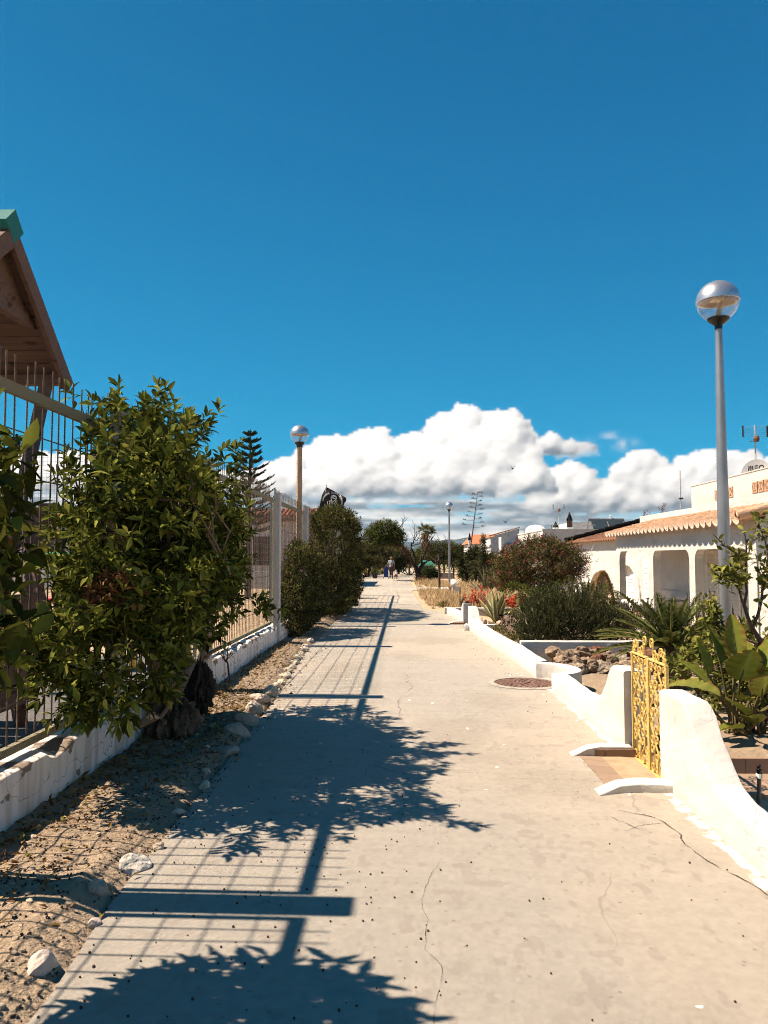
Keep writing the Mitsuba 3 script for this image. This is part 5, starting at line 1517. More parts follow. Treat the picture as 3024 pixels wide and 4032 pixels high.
tiled(hs, 15.55, 25.9, 6.66, 2.415, 9.41, 3.15, .345, 9, PEACH * 1.02, .13)
put('roof_deck', M().add([[6.78, 15.57, 2.31], [9.4, 15.57, 3.01], [9.4, 25.72, 3.01], [6.78, 25.72, 2.31], [6.78, 15.57, 2.37], [9.4, 15.57, 3.05], [9.4, 25.72, 3.05], [6.78, 25.72, 2.37]], [[0, 3, 2, 1], [4, 5, 6, 7], [0, 1, 5, 4], [3, 7, 6, 2], [0, 4, 7, 3]], (.50, .33, .22)), 'mat_rough', hs)
put('verge_roll', M().tube([(6.62, 15.50, 2.42), (9.5, 15.50, 3.19)], .10, 10, PEACH), 'mat_rough', hs, smooth=True)

ww = thing('garden_wall', 'tall white side wall at the right edge behind the lemon tree', 'wall')
put('wall', M().box((6.95, 11.5, -.5), (7.15, 15.35, 1.62)), 'mat_stucco', ww)
gw = thing('porch_garden_wall', 'low white garden wall with orange coping and posts in front of the porch', 'wall')
put('wall', M().box((5.55, 16.2, -.5), (5.72, 18.9, .22)), 'mat_white', gw)
put('wall', M().box((5.55, 20.0, -.5), (5.72, 25.4, .18)), 'mat_white', gw)
for a, b, z in ((16.2, 18.9, .22), (20.0, 25.4, .18)):
    put('coping', M().box((5.52, a, z + .002), (5.75, b, z + .05), (.52, .33, .20)), 'mat_rough', gw)
for y in (19.0, 19.95, 25.5):
    put('post', M().box((5.5, y - .15, -.5), (5.78, y + .15, .42), (.7, .7, .7)), 'mat_white', gw)
    put('post_cap', M().lathe([(.22, 0), (.22, .03), (.05, .10), (0, .10)], 4, (5.64, y, .422), (.7, .68, .64)), 'mat_plain', gw)
pg = thing('porch_gate', 'small brown iron gate between the white posts of the porch garden', 'gate')
put('frame', M().box((5.62, 19.16, -.4), (5.66, 19.20, .40), (.10, .06, .045)).box((5.62, 19.76, -.4), (5.66, 19.80, .40), (.10, .06, .045)).box((5.62, 19.2, .34), (5.66, 19.76, .38), (.10, .06, .045)), 'mat_plain', pg)
for q in np.arange(19.26, 19.76, .085):
    put('bar', M().tube([(5.64, q, -.38), (5.64, q, .35)], .010, 5, (.10, .06, .045)), 'mat_plain', pg)
tb = thing('porch_table', 'dark metal table standing in the porch', 'table')
put('top', M().box((7.5, 22.7, .30), (8.15, 24.3, .34), (.05, .05, .055)), 'mat_gloss', tb)
for x_, y_ in ((7.55, 22.75), (8.1, 22.75), (7.55, 24.25), (8.1, 24.25)):
    put('leg', M().tube([(x_, y_, -.3), (x_, y_, .3)], .02, 6, (.05, .05, .055)), 'mat_gloss', tb)

# satellite dish and aerials
dish = thing('satellite_dish', 'pale satellite dish with black lettering peeping over the roof parapet', 'satellite dish')
DN = unit(np.array([-.62, -.78, .10]))
DX = unit(np.cross(DN, [0, 0, 1])) * 1
DX = unit(np.array([.78, -.62, 0]))
DY = np.cross(DN, DX) * -1
DY = np.cross(DX, -DN)
DY = DY if DY[2] > 0 else -DY
DC = np.array([10.3, 22.75, 4.03])
rr = np.linspace(0, .42, 8)
m = M()
th = np.arange(36) * PI / 18
V = [[DC + DX * r_ * math.cos(t) + DY * r_ * math.sin(t) * 1.05 + DN * (r_ ** 2 * .35 - .06) for t in th] for r_ in rr]
V2 = [[p - DN * .012 for p in row] for row in V]
i, j = np.meshgrid(np.arange(7), np.arange(36), indexing='ij')
q = np.stack([i * 36 + j, i * 36 + (j + 1) % 36, (i + 1) * 36 + (j + 1) % 36, (i + 1) * 36 + j], -1).reshape(-1, 4)
m.add(np.array(V).reshape(-1, 3), q, (.50, .49, .48)).add(np.array(V2).reshape(-1, 3), q[:, ::-1], (.5, .49, .48))
e = np.vstack([np.array(V[-1]), np.array(V2[-1])])
jj = np.arange(36)
m.add(e, np.stack([jj, jj + 36, (jj + 1) % 36 + 36, (jj + 1) % 36], -1), (.62, .61, .6))
put('reflector', m, 'mat_plain', dish, smooth=True)
on = lambda x, y: DC + DX * x + DY * y + DN * ((x * x + y * y) * .35 - .06 + .006)
for seg in ([(-.20, -.03), (-.185, .085)], [(-.145, -.03), (-.145, .085)], [(-.09, -.03), (-.105, .085)], [(-.05, .075), (.03, .09)], [(-.05, .028), (.03, .032)], [(-.05, -.02), (.03, -.018)]):
    pl = LineString([(a * 1.1, b * 1.25 + .15) for a, b in seg]).buffer(.013, cap_style=2)
    p2, f2 = trimesh.creation.triangulate_polygon(pl, engine='earcut')
    put('letter_stroke', M().add([on(a, b) for a, b in p2], np.vstack([f2, f2[:, ::-1]]), (.012, .012, .012)), 'mat_plain', dish)
ring = Point(.132, .193).buffer(.075, 16).difference(Point(.132, .193).buffer(.050, 16))
p2, f2 = trimesh.creation.triangulate_polygon(ring, engine='earcut')
put('letter_ring', M().add([on(a, b) for a, b in p2], np.vstack([f2, f2[:, ::-1]]), (.012, .012, .012)), 'mat_plain', dish)
put('mount', M().tube([DC - DN * .07, DC - DN * .22 + [0, 0, -.1], DC - DN * .22 + [0, 0, -.9]], .03, 8, (.4, .4, .4)), 'mat_gloss', dish, smooth=True)
put('arm', M().tube([DC + DN * .02 - DY * .42, DC + DN * .42 - DY * .12], .012, 6, (.4, .4, .4)), 'mat_gloss', dish)


def aerial(x, y, z0, z1, label, s_=1.0, full=True):
    k = thing('tv_aerial', label, 'aerial')
    put('mast', M().tube([(x, y, z0), (x, y, z1)], .022 * s_, 8, (.55, .50, .46)), 'mat_gloss', k, smooth=True)
    if not full:
        put('clamp', M().box((x - .05, y - .03, z0 + (z1 - z0) * .38), (x + .09, y + .03, z0 + (z1 - z0) * .38 + .05), (.08, .07, .06)), 'mat_plain', k)
        return k
    for s2 in (-1, 1):
        put('end_bar', M().box((x + s2 * .36 * s_ - .018, y - .03, z1 - .36 * s_), (x + s2 * .36 * s_ + .018, y + .01, z1 - .02), (.04, .04, .045)), 'mat_plain', k)
    for q in range(6):
        z = z1 - .03 - q * .062 * s_
        put('element', M().tube([(x - .35 * s_, y - .01, z), (x + .35 * s_, y - .01, z)], .004 * s_, 4, (.35, .36, .38)), 'mat_gloss', k)
    put('junction_box', M().lathe([(0, -.09), (.07, -.08), (.09, 0), (.06, .09), (0, .10)], 10, (x + .03, y - .02, z1 - .42 * s_), (.16, .08, .05)), 'mat_rough', k)
    put('boom', M().tube([(x - .22 * s_, y - .1, z1 - .52 * s_), (x + .05, y, z1 - .45 * s_)], .014, 5, (.10, .12, .13)), 'mat_plain', k)
    return k


aerial(10.5, 23.2, 3.0, 5.55, 'TV aerial with a grid of rods above the satellite dish')
aerial(9.7, 27.3, 3.0, 4.66, 'thin bare mast standing on the roof left of the upper block', 1, False)

# ---------------------------------------------------------------- the house beyond, dark tiles, rough lit wall
h2 = thing('arched_house', 'rough-plastered white house with a dark tile roof and a tall arched recess', 'house')


def arch(cy, w, z0, zt, n_=18):
    t = np.linspace(0, PI, n_)
    return Polygon([(cy - w / 2, z0)] + [(cy - w / 2 * math.cos(a), z0 + (zt - z0) * (.30 + .70 * math.sin(a) ** .9)) for a in t] + [(cy + w / 2, z0)])


A1, A2 = arch(33.1, 4.0, -.6, 1.0), arch(29.0, 2.7, -.6, 1.30)
put('wall', M().extrude(rect(27.45, -.7, 38.3, 2.36).difference(A1).difference(A2), .35, YZ(8.31)), 'mat_stucco', h2)
put('recess_back', M().box((8.95, 30.6, -.7), (9.05, 35.4, 1.4), (.55, .42, .33)), 'mat_rough', h2)
put('recess_back', M().box((8.50, 27.6, -.7), (8.56, 30.5, 1.35), (.72, .70, .67)), 'mat_plain', h2)
ring = A2.buffer(.22).difference(A2).intersection(rect(26, -.6, 31.5, 3))
put('arch_moulding', M().extrude(ring, .06, YZ(8.248), (.6, .6, .6)), 'mat_white', h2)
for j in range(3):
    louvre(h2, 8.46, 27.95 + j * .72, 28.62 + j * .72, -.4, .85, WHITE, step=.12)
put('end_wall', M().extrude(Polygon([(8.68, -.7), (13, -.7), (13, 3.2), (12.3, 3.3), (8.68, 2.4)]), .25, XZ(38.3)), 'mat_stucco', h2)
tiled(h2, 27.5, 38.4, 7.98, 2.34, 12.4, 3.51, .38, 10, np.array((.20, .105, .07)), .06, seed=2, jitter=.35, rim=(.32, .16, .09))
put('roof_deck', M().add([[8.05, 27.5, 2.24], [12.4, 27.5, 3.39], [12.4, 38.4, 3.39], [8.05, 38.4, 2.24], [8.05, 27.5, 2.28], [12.4, 27.5, 3.43], [12.4, 38.4, 3.43], [8.05, 38.4, 2.28]], [[0, 3, 2, 1], [4, 5, 6, 7], [0, 1, 5, 4], [3, 7, 6, 2], [0, 4, 7, 3]], (.3, .2, .15)), 'mat_rough', h2)
rng = np.random.default_rng(210)
for q in range(9):
    t0, t1 = q / 9, (q + 1.12) / 9
    a, b = np.array([7.95, 38.45, 2.40]), np.array([12.45, 38.45, 3.58])
    put('verge_tile', M().tube([a + (b - a) * t0, a + (b - a) * t1], [.15, .115], 9, (.48, .25, .13) if q in (1, 3, 5, 8) else (.13, .10, .09)), 'mat_rough', h2, smooth=30)
put('parapet', M().box((12.45, 29, 3.3), (12.65, 41, 3.68)), 'mat_stucco', h2)
put('cable', M().tube([(8.2, 33.5, 2.2), (8.15, 33.9, 1.9), (8.2, 34.0, 1.6), (8.25, 33.6, 1.45), (8.28, 33.2, 1.6)], .012, 5, (.6, .6, .6)), 'mat_plain', h2)
for n_, (y, z, sd) in enumerate([(41.2, 3.7, 1), (38.6, 3.7, 1.6)]):
    rng = np.random.default_rng(220 + n_)
    bv = thing('bougainvillea', ['sprig of magenta bougainvillea at the left end of the white parapet', 'longer arching sprig of bougainvillea rising above the white parapet'][n_], 'plant')
    p = np.array([[12.7, y, z - .3], [12.7, y - .1, z], [12.6, y - .35 * sd, z + .22 * sd], [12.6, y - .6 * sd, z + .25 * sd]])
    put('stem', M().tube(p, .012, 5, (.08, .06, .04)), 'mat_plain', bv)
    q = np.vstack([p[1] + (p[3] - p[1]) * t for t in np.linspace(0, 1, 22)]) + rng.normal(size=(22, 3)) * .07
    put('flowers', rosettes(q, np.tile([0, 0, 1.], (22, 1)), 4, .08, .6, rng, [(.30, .05, .10), (.22, .04, .08), (.10, .10, .03)], LEAF4), 'mat_dryleaf', bv, smooth=True)

# ---------------------------------------------------------------- houses farther off
MV = (.70, .64, .62)
h3 = thing('flat_house', 'flat-roofed white house with a shaded mauve side wall and rooftop tank', 'house')
put('wall', M().box((8.2, 46, -.8), (20, 56, 3.16), MV), 'mat_stucco', h3)
put('parapet', M().box((8.16, 45.96, 3.165), (20.04, 56.04, 3.26)), 'mat_white', h3)
put('roof_room', M().box((10.8, 50, 3.265), (18, 55, 3.85), MV), 'mat_stucco', h3)
v_, f_ = trimesh.creation.icosphere(2).vertices, trimesh.creation.icosphere(2).faces
put('water_tank', M().add(np.array(v_) * [.75, .75, .5] + [8.95, 53, 3.3], f_, (.72, .7, .67)), 'mat_plain', h3, smooth=True)


def chimney(x, y, z, h, label, lantern=True):
    k = thing('chimney', label, 'chimney')
    put('base', M().box((x - .2, y - .2, z), (x + .2, y + .2, z + h * .22), (.74, .72, .68)), 'mat_plain', k)
    if lantern:
        put('core', M().box((x - .10, y - .10, z + h * .22), (x + .10, y + .10, z + h * .58), (.06, .04, .035)), 'mat_plain', k)
        for q in range(8):
            t = q * PI / 4
            put('bar', M().box((-.02, -.02, 0), (.02, .02, h * .36), (.16, .09, .07), rotz(t, (x + .15 * math.cos(t), y + .15 * math.sin(t), z + h * .22))), 'mat_plain', k)
    else:
        put('shaft', M().box((x - .15, y - .15, z + h * .22), (x + .15, y + .15, z + h * .58), (.74, .72, .68)), 'mat_plain', k)
    put('cap', M().lathe([(.22, 0), (.20, .03), (.05, h * .36), (.03, h * .38), (.05, h * .41), (0, h * .43)], 14, (x, y, z + h * .58), (.6, .57, .54)), 'mat_plain', k, smooth=30)
    return k


chimney(10.42, 49, 3.2, 1.22, 'dark lattice chimney with a pale conical cap on the flat-roofed house')
chimney(9.66, 49.6, 3.0, .85, 'plain white conical chimney pot left of the dark lattice chimney', False)
aerial(9.72, 48.9, 3.2, 4.95, 'TV aerial beside the dark lattice chimney', .95)
for n_, (x, y, z) in enumerate([(8.75, 46.2, 3.26), (7.7, 49.8, 3.1), (11.0, 46.6, 3.26)]):
    k = thing('roof_rail', ['low T-shaped rail on the parapet edge of the flat-roofed house', 'faint low rail farthest left on the rooftops', 'low T-shaped rail right of the dark lattice chimney'][n_], 'rail')
    put('upright', M().tube([(x, y, z), (x, y, z + .24)], .02, 5, (.2, .18, .18)), 'mat_plain', k)
    put('bar', M().tube([(x - .35, y, z + .24), (x + .45, y, z + .25)], .02, 5, (.2, .18, .18)), 'mat_plain', k)
sp_ = thing('solar_heater', 'pair of dark solar water panels on the roof behind the dark tiles', 'solar heater')
for q, x0 in enumerate((11.35, 12.36)):
    put('panel', M().add([[x0, 46.6, 3.30], [x0 + .93, 46.6, 3.30], [x0 + .93, 47.3, 3.86], [x0, 47.3, 3.86], [x0, 46.65, 3.26], [x0 + .93, 46.65, 3.26], [x0 + .93, 47.35, 3.81], [x0, 47.35, 3.81]], [[0, 1, 2, 3], [4, 7, 6, 5], [0, 4, 5, 1], [1, 5, 6, 2], [2, 6, 7, 3], [3, 7, 4, 0]], (.025, .035, .04)), 'mat_gloss', sp_)
put('tank', M().tube([(11.25, 47.45, 3.86), (13.4, 47.45, 3.86)], .10, 14, (.10, .10, .11)), 'mat_gloss', sp_, smooth=True)
put('valve', M().lathe([(0, 0), (.06, 0), (.06, .12), (.1, .14), (.1, .18), (0, .2)], 10, (12.6, 47.45, 3.94), (.7, .7, .68)), 'mat_plain', sp_)
for x in (11.2, 12.3, 13.4):
    put('stay', M().tube([(x, 47.3, 3.82), (x, 47.5, 3.2)], .025, 5, (.2, .2, .2)), 'mat_plain', sp_)
h4 = thing('sloped_house', 'white house with arches and a sloping parapet edged in tile, left of the oleander', 'house')
put('front_wall', M().extrude(rect(62, -.9, 69.6, 3.2).difference(arch(64.0, 1.9, -.9, 1.9)).difference(arch(67.4, 1.9, -.9, 1.9)), .3, YZ(6.85)), 'mat_stucco', h4)
put('side_wall', M().extrude(Polygon([(7.16, -.9), (9.15, -.9), (9.15, 3.88), (7.16, 3.32)]), .3, XZ(62.3), MV), 'mat_stucco', h4)
put('cornice', M().box((6.74, 61.94, 2.42), (6.847, 69.7, 2.58)), 'mat_white', h4)
put('roof', M().add([[6.70, 61.9, 3.22], [9.2, 61.9, 3.93], [9.2, 69.8, 3.93], [6.70, 69.8, 3.22], [6.70, 61.9, 3.32], [9.2, 61.9, 4.01], [9.2, 69.8, 4.01], [6.70, 69.8, 3.32]], [[0, 3, 2, 1], [4, 5, 6, 7], [0, 1, 5, 4], [3, 7, 6, 2], [0, 4, 7, 3], [1, 2, 6, 5]], (.52, .27, .16)), 'mat_rough', h4)
put('back_wall', M().box((8.0, 63, -.9), (8.2, 69.5, 3.2), MV), 'mat_rough', h4)
bx = thing('meter_shed', 'small white box-shaped shed with two pipes beside the sloping parapet house', 'shed')
put('wall', M().box((7.15, 57.5, -.9), (8.7, 59, 3.08)), 'mat_white', bx)
for x in (7.55, 7.78):
    put('pipe', M().tube([(x, 58, 3.0), (x, 58, 3.55)], .03, 6, (.12, .11, .10)), 'mat_plain', bx)
put('blue_tarp', M().box((7.45, 57.44, 2.5), (8.0, 57.495, 2.72), (.20, .34, .50)), 'mat_plain', bx)
pgl = thing('pergola', 'white slatted pergola running out from the arches of the far house', 'pergola')
for q in range(7):
    put('beam', M().box((5.35 + q * .02, 60.5 + q * 1.2, 2.0), (6.7, 60.62 + q * 1.2, 2.1), (.74, .72, .69)), 'mat_plain', pgl)
for y in (60.55, 67.75):
    put('post', M().box((5.4, y - .06, -.6), (5.52, y + .06, 1.998), (.74, .72, .69)), 'mat_plain', pgl)
h5 = thing('tiled_house', 'distant house with a bright orange tiled roof', 'house')
put('wall', M().box((7.0, 84, -.6), (14, 92, 3.0), MV), 'mat_stucco', h5)
put('roof', M().add([[6.7, 83.7, 3.0], [14.3, 83.7, 3.0], [14.3, 92.3, 3.0], [6.7, 92.3, 3.0], [7.6, 88, 4.15], [13.4, 88, 4.15]], [[0, 1, 5], [0, 5, 4], [2, 3, 4], [2, 4, 5], [0, 4, 3], [1, 2, 5]], (.38, .15, .075)), 'mat_rough', h5)
chimney(6.95, 83.2, 2.3, 1.9, 'small white chimney left of the bright orange roof', False)
# ---------------------------------------------------------------- people
import manifold3d as m3


def skin(joints, bones, edge=.03, it=6):
    """One continuous surface over the bones: hulls of the spheres at their ends, united and smoothed."""
    parts = []
    for a, b in bones:
        pts = []
        for j in (a, b):
            p, r = joints[j]
            sp_ = trimesh.creation.icosphere(2, radius=r)
            pts.append(np.array(sp_.vertices) + p)
        parts.append(m3.Manifold.hull_points(np.vstack(pts)))
    u = m3.Manifold.batch_boolean(parts, m3.OpType.Add).refine_to_length(edge)
    me = u.to_mesh()
    t = trimesh.Trimesh(me.vert_properties[:, :3], me.tri_verts, process=True)
    trimesh.smoothing.filter_taubin(t, iterations=it)
    return np.array(t.vertices), np.array(t.faces)


def person(at, rz, h, label, cloth, key, stride=.12, arm=(.25, -.2), bag=None):
    s = h / 1.65
    J = {}
    P = lambda n, x, y, z, r: J.__setitem__(n, (np.array([x, y, z]) * s, r * s))
    P('pelvis', 0, 0, .90, .135); P('belly', 0, .01, 1.02, .13); P('chest', 0, 0, 1.22, .135); P('neck', 0, .01, 1.42, .055); P('head', 0, .02, 1.53, .088); P('crown', 0, .005, 1.57, .085); P('chin', 0, .075, 1.475, .045); P('nose', 0, .112, 1.525, .014); P('ear_l', -.088, .01, 1.52, .02); P('ear_r', .088, .01, 1.52, .02)
    for n, sx in (('l', -1), ('r', 1)):
        st = stride * (1 if n == 'l' else -1)
        P('sh' + n, sx * .165, 0, 1.35, .062); P('hip' + n, sx * .085, 0, .88, .105); P('knee' + n, sx * .09, st * .6 + .03, .48, .062); P('ank' + n, sx * .09, st - .02, .09, .042); P('toe' + n, sx * .10, st + .15, .035, .034)
        a = arm[0] if n == 'l' else arm[1]
        P('elb' + n, sx * .235, a * .35 - .02, 1.10, .045); P('wri' + n, sx * .235, a + .02, .88, .030)
        P('palm' + n, sx * .235, a + .05, .81, .034)
        for q in range(4):
            P(f'f{n}{q}', sx * (.225 + .004 * q), a + .02 + .02 * q, .735 + .012 * abs(q - 1.5), .010)
        P('th' + n, sx * .205, a + .085, .79, .011)
    B = [('pelvis', 'belly'), ('belly', 'chest'), ('chest', 'shl'), ('chest', 'shr'), ('chest', 'neck'), ('neck', 'head'), ('head', 'crown'), ('head', 'chin'), ('head', 'nose'), ('head', 'ear_l'), ('head', 'ear_r')]
    for n in 'lr':
        B += [('pelvis', 'hip' + n), ('hip' + n, 'knee' + n), ('knee' + n, 'ank' + n), ('ank' + n, 'toe' + n), ('sh' + n, 'elb' + n), ('elb' + n, 'wri' + n), ('wri' + n, 'palm' + n), ('palm' + n, 'th' + n)] + [('palm' + n, f'f{n}{q}') for q in range(4)]
    v, f = skin(J, B, .03 * s)
    z = v[:, 2] / s
    limb = (np.abs(v[:, 0]) > .19 * s)
    c = np.empty(v.shape)
    c[:] = cloth['top']
    if cloth.get('print') is not None:
        c = np.where((meshkit.fbm(v * 16, 2, 3) > .53)[:, None], cloth['print'], c)
    c[(z < .93) & ~limb] = cloth['trousers']
    c[z < .10] = cloth['shoes']
    c[limb & (z < 1.12)] = cloth['skin']
    c[z > 1.41] = cloth['skin']
    m4 = rotz(rz, at)
    v = v @ m4[:3, :3].T + m4[:3, 3]
    k = thing('person', label, 'person')
    put('body', (v, f, c), 'mat_plain', k, smooth=True)
    hd = trimesh.creation.icosphere(3, radius=.108 * s)
    hv = np.array(hd.vertices) * [1, 1.06, 1.0]
    hv *= 1 + .08 * (meshkit.fbm(hv * 40, 2, 5)[:, None] - .5)
    cut = (hv[hd.faces].mean(1)[:, 1] < .045 * s) | (hv[hd.faces].mean(1)[:, 2] > .05 * s)
    hv = hv + np.array([0, -.012, 1.555]) * s
    put('hair', (hv @ m4[:3, :3].T + m4[:3, 3], np.array(hd.faces)[cut], np.broadcast_to(np.array(cloth['hair']), hv.shape)), 'mat_rough', k, smooth=False)
    return k


person((-1.02, 56.5, 0), .0, 1.60, 'person walking away in a pale grey patterned blouse and brown trousers', dict(top=(.26, .27, .30), print=(.46, .47, .50), trousers=(.07, .05, .05), shoes=(.04, .03, .03), skin=(.33, .19, .13), hair=(.25, .14, .07)), 'a', .10, (.24, .10))
person((-.05, 82, 0), .15, 1.66, 'distant person in dark clothes farther down the path', dict(top=(.02, .02, .025), trousers=(.015, .015, .02), shoes=(.02, .02, .02), skin=(.25, .14, .09), hair=(.03, .02, .02)), 'b', .16, (.1, -.1))
tr = thing('shopping_trolley', 'blue shopping trolley held beside the person in the patterned blouse', 'trolley')
put('bag', M().extrude(rect(-1.56, .12, -1.24, .85, .06), .28, XZ(56.95), (.03, .06, .20)), 'mat_plain', tr)
put('handle', M().tube([(-1.48, 57, .2), (-1.46, 56.85, 1.0), (-1.33, 56.8, 1.0), (-1.31, 57, .2)], .012, 6, (.2, .2, .2)), 'mat_gloss', tr)
for x in (-1.58, -1.22):
    put('wheel', M().tube([(x - .02, 56.8, .085), (x + .02, 56.8, .085)], .085, 14, (.03, .03, .03)), 'mat_plain', tr)
dg = thing('dog', 'small brown dog walking at the heel of the person in the patterned blouse', 'dog')
J = dict(chest=((0, .12, .26), .075), belly=((0, -.02, .275), .06), rump=((0, -.17, .27), .062), neck=((0, .22, .35), .045), head=((0, .28, .41), .05), muzzle=((0, .37, .39), .022), el=((-.04, .26, .46), .015), er=((.04, .26, .46), .015), t1=((0, -.24, .32), .015), t2=((0, -.31, .41), .009))
B = [('chest', 'belly'), ('belly', 'rump'), ('chest', 'neck'), ('neck', 'head'), ('head', 'muzzle'), ('head', 'el'), ('head', 'er'), ('rump', 't1'), ('t1', 't2')]
for n, sx in (('a', -.05), ('b', .05)):
    o = .04 if n == 'a' else -.03
    J.update({'s' + n: ((sx, .13, .22), .035), 'k' + n: ((sx, .12 + o, .12), .018), 'p' + n: ((sx, .14 + o, .02), .02), 'h' + n: ((sx, -.16, .24), .045), 'st' + n: ((sx, -.12 - o, .16), .025), 'hk' + n: ((sx, -.20 - o, .10), .016), 'hp' + n: ((sx, -.17 - o, .02), .02)})
    B += [('chest', 's' + n), ('s' + n, 'k' + n), ('k' + n, 'p' + n), ('rump', 'h' + n), ('h' + n, 'st' + n), ('st' + n, 'hk' + n), ('hk' + n, 'hp' + n)]
v, f = skin({k: (np.array(p), r) for k, (p, r) in J.items()}, B, .02)
put('body', (v @ rotz(-.3)[:3, :3].T + [-.66, 55.9, 0], f, np.where((meshkit.fbm(v * 9, 2, 2) > .5)[:, None], (.20, .10, .06), (.13, .06, .04))), 'mat_plain', dg, smooth=True)

# ---------------------------------------------------------------- far end of the path
kb = thing('white_kerb', 'white kerb block at the left side of the path past the hedge', 'kerb')
put('block', M().box((-3.9, 46.5, -.05), (-3.12, 47.1, .24)), 'mat_white', kb)
white('planter_kerb', [(-3.3, 63.0, -3.3, 63.3, .22), (-2.5, 68.0, -2.5, 68.3, .26), (-1.7, 76.0, -1.7, 76.3, .3)], 60, 'low white kerb round the planting left of the walking person')
pt = thing('plant_pot', 'black plant pot with a small shrub left of the walking person', 'pot')
put('pot', M().lathe([(.16, 0), (.22, .32), (.26, .33), (.25, .38), (.2, .37), (0, .34)], 16, (-2.25, 57.5, 0), (.02, .02, .022)), 'mat_gloss', pt, smooth=30)
rng = np.random.default_rng(300)
tp, ta = blob_tips([(-2.25, 57.5, .55, .22, .22, .22)], 60, rng, .2, .3)
put('plant', rosettes(tp, ta, 5, .10, .35, rng, [(.05, .06, .02), (.08, .09, .03)], LEAF4), 'mat_leaf', pt, smooth=True)


def tree(label, trunk, crowns, n, leaf, per, seed, pal, width=.4, name='tree', shell=.45, jag=.4, r0=.12, cat='tree', spread=(25, 100), nl=10):
    rng = np.random.default_rng(seed)
    k = thing(name, label, cat)
    tips, ax = blob_tips(crowns, n, rng, shell, jag, seed)
    put('crown', rosettes(tips, ax, per, leaf, width, rng, pal, LEAF4, spread), 'mat_leaf', k, smooth=True)
    p = np.asarray(trunk, float)
    sp = [(p, np.linspace(r0, r0 * .55, len(p)))]
    for t in tips[rng.choice(len(tips), nl, replace=False)]:
        sp.append(branch(p[-1 - int(rng.integers(0, 2))], t, r0 * .35, .012, rng, 6, .2))
    wood(k, 'trunk', sp, 6, c=(.075, .05, .04))
    return k


OL = [(.07, .082, .025), (.105, .118, .036), (.145, .15, .05), (.042, .052, .018)]
DK = [(.025, .034, .014), (.04, .05, .018), (.06, .07, .025)]
BR = [(.16, .145, .065), (.12, .115, .05), (.21, .18, .085), (.08, .078, .038)]
D5 = lambda cx, cy, y=52.: (-3.354 + .00415 * cx, y, 4.06 - .00415 * cy)
lean = [D5(*p) for p in [(1015, 990), (1005, 880), (985, 780), (930, 690), (860, 560), (760, 420), (680, 345), (600, 290)]]
tree('leaning tree with a dense rounded olive-green crown over the path', lean[:7], [(-1.35, 52, 3.35, 1.15, 1.2, .85), (-2.1, 52.3, 3.1, .8, .9, .7), (-.6, 51.8, 2.95, .7, .9, .65), (-1.5, 51.6, 2.75, 1.0, .8, .5)], 2200, .15, 6, 310, OL, .4, r0=.16, nl=24)
dead = thing('dead_tree', 'leafless dark branching tree standing right of the leaning tree', 'tree')
rng = np.random.default_rng(311)
sp = [(np.array([D5(*p) for p in [(1035, 990), (1030, 900), (1040, 830), (1060, 770)]]), np.array([.17, .15, .14, .12]))]
for pts, r_ in [([(1060, 780), (1110, 690), (1170, 655), (1250, 650), (1310, 628)], .09), ([(1050, 790), (1085, 640), (1130, 540), (1160, 440), (1220, 330), (1300, 240)], .08), ([(1150, 460), (1230, 380), (1250, 290), (1250, 200)], .04), ([(1130, 540), (1210, 480), (1290, 440), (1310, 350), (1370, 300)], .04), ([(1020, 800), (975, 640), (960, 560), (900, 420), (950, 330), (960, 230), (970, 120), (940, 0)], .07), ([(960, 330), (985, 250), (1000, 170)], .03), ([(900, 420), (1000, 390), (1080, 370)], .03), ([(990, 340), (1030, 280), (1040, 180)], .03), ([(1310, 628), (1370, 560), (1420, 470), (1500, 400)], .05), ([(1370, 600), (1440, 560), (1520, 470), (1600, 430)], .04), ([(1420, 470), (1440, 380), (1500, 300)], .02), ([(1240, 310), (1310, 330), (1340, 290)], .02), ([(1000, 560), (1050, 500), (1130, 490), (1180, 500)], .03), ([(720, 120), (770, 60), (790, -20)], .03), ([(690, 200), (760, 110), (770, 0), (750, -60)], .03)]:
    q = np.array([D5(*p, 52. + .25 * math.sin(.03 * p[0])) for p in pts])
    t = np.linspace(0, 1, len(q) * 3)
    q = np.column_stack([np.interp(t, np.linspace(0, 1, len(q)), q[:, i]) for i in range(3)]) + rng.normal(size=(len(t), 3)) * .03
    sp.append((q, np.linspace(r_, .012, len(t))))
    for _ in range(3):
        i_ = int(rng.integers(len(q) // 2, len(q)))
        sp.append(branch(q[i_], q[i_] + rng.normal(size=3) * .22 + [0, 0, .22], .014, .005, rng, 4, .3))
wood(dead, 'trunk', sp, 6, c=(.05, .037, .032))
tree('feathery brown-green tamarisk drooping left of the walking person', [(-3.0, 62, 0), (-2.8, 62, 1.0), (-2.5, 62, 1.7)], [(-3.0, 62, 2.1, 1.3, 1.2, .85), (-1.9, 62, 1.9, 1.1, 1.0, .8), (-3.6, 61, 1.4, .9, .9, .9), (-2.3, 61.2, 1.25, 1.2, .8, .6)], 2600, .30, 7, 312, BR, .07, 'tamarisk', spread=(10, 80))
tree('dark dense evergreen behind the walking person', [(-1.2, 67, 0), (-1.1, 67, 1.2)], [(-1.0, 67, 1.55, .95, .9, 1.05), (-.5, 67, 1.0, .7, .7, .8)], 1100, .14, 6, 313, DK, .35, 'evergreen_tree')
tree('rust-red shrub under the leaning trunk', [(-.6, 71, 0), (-.5, 71, 1.2)], [(-.55, 71, 2.0, .9, .9, .85), (0, 71, 1.5, .7, .7, .7)], 700, .16, 6, 314, [(.16, .06, .04), (.10, .06, .03), (.20, .09, .05)], .4, 'red_shrub', cat='shrub')
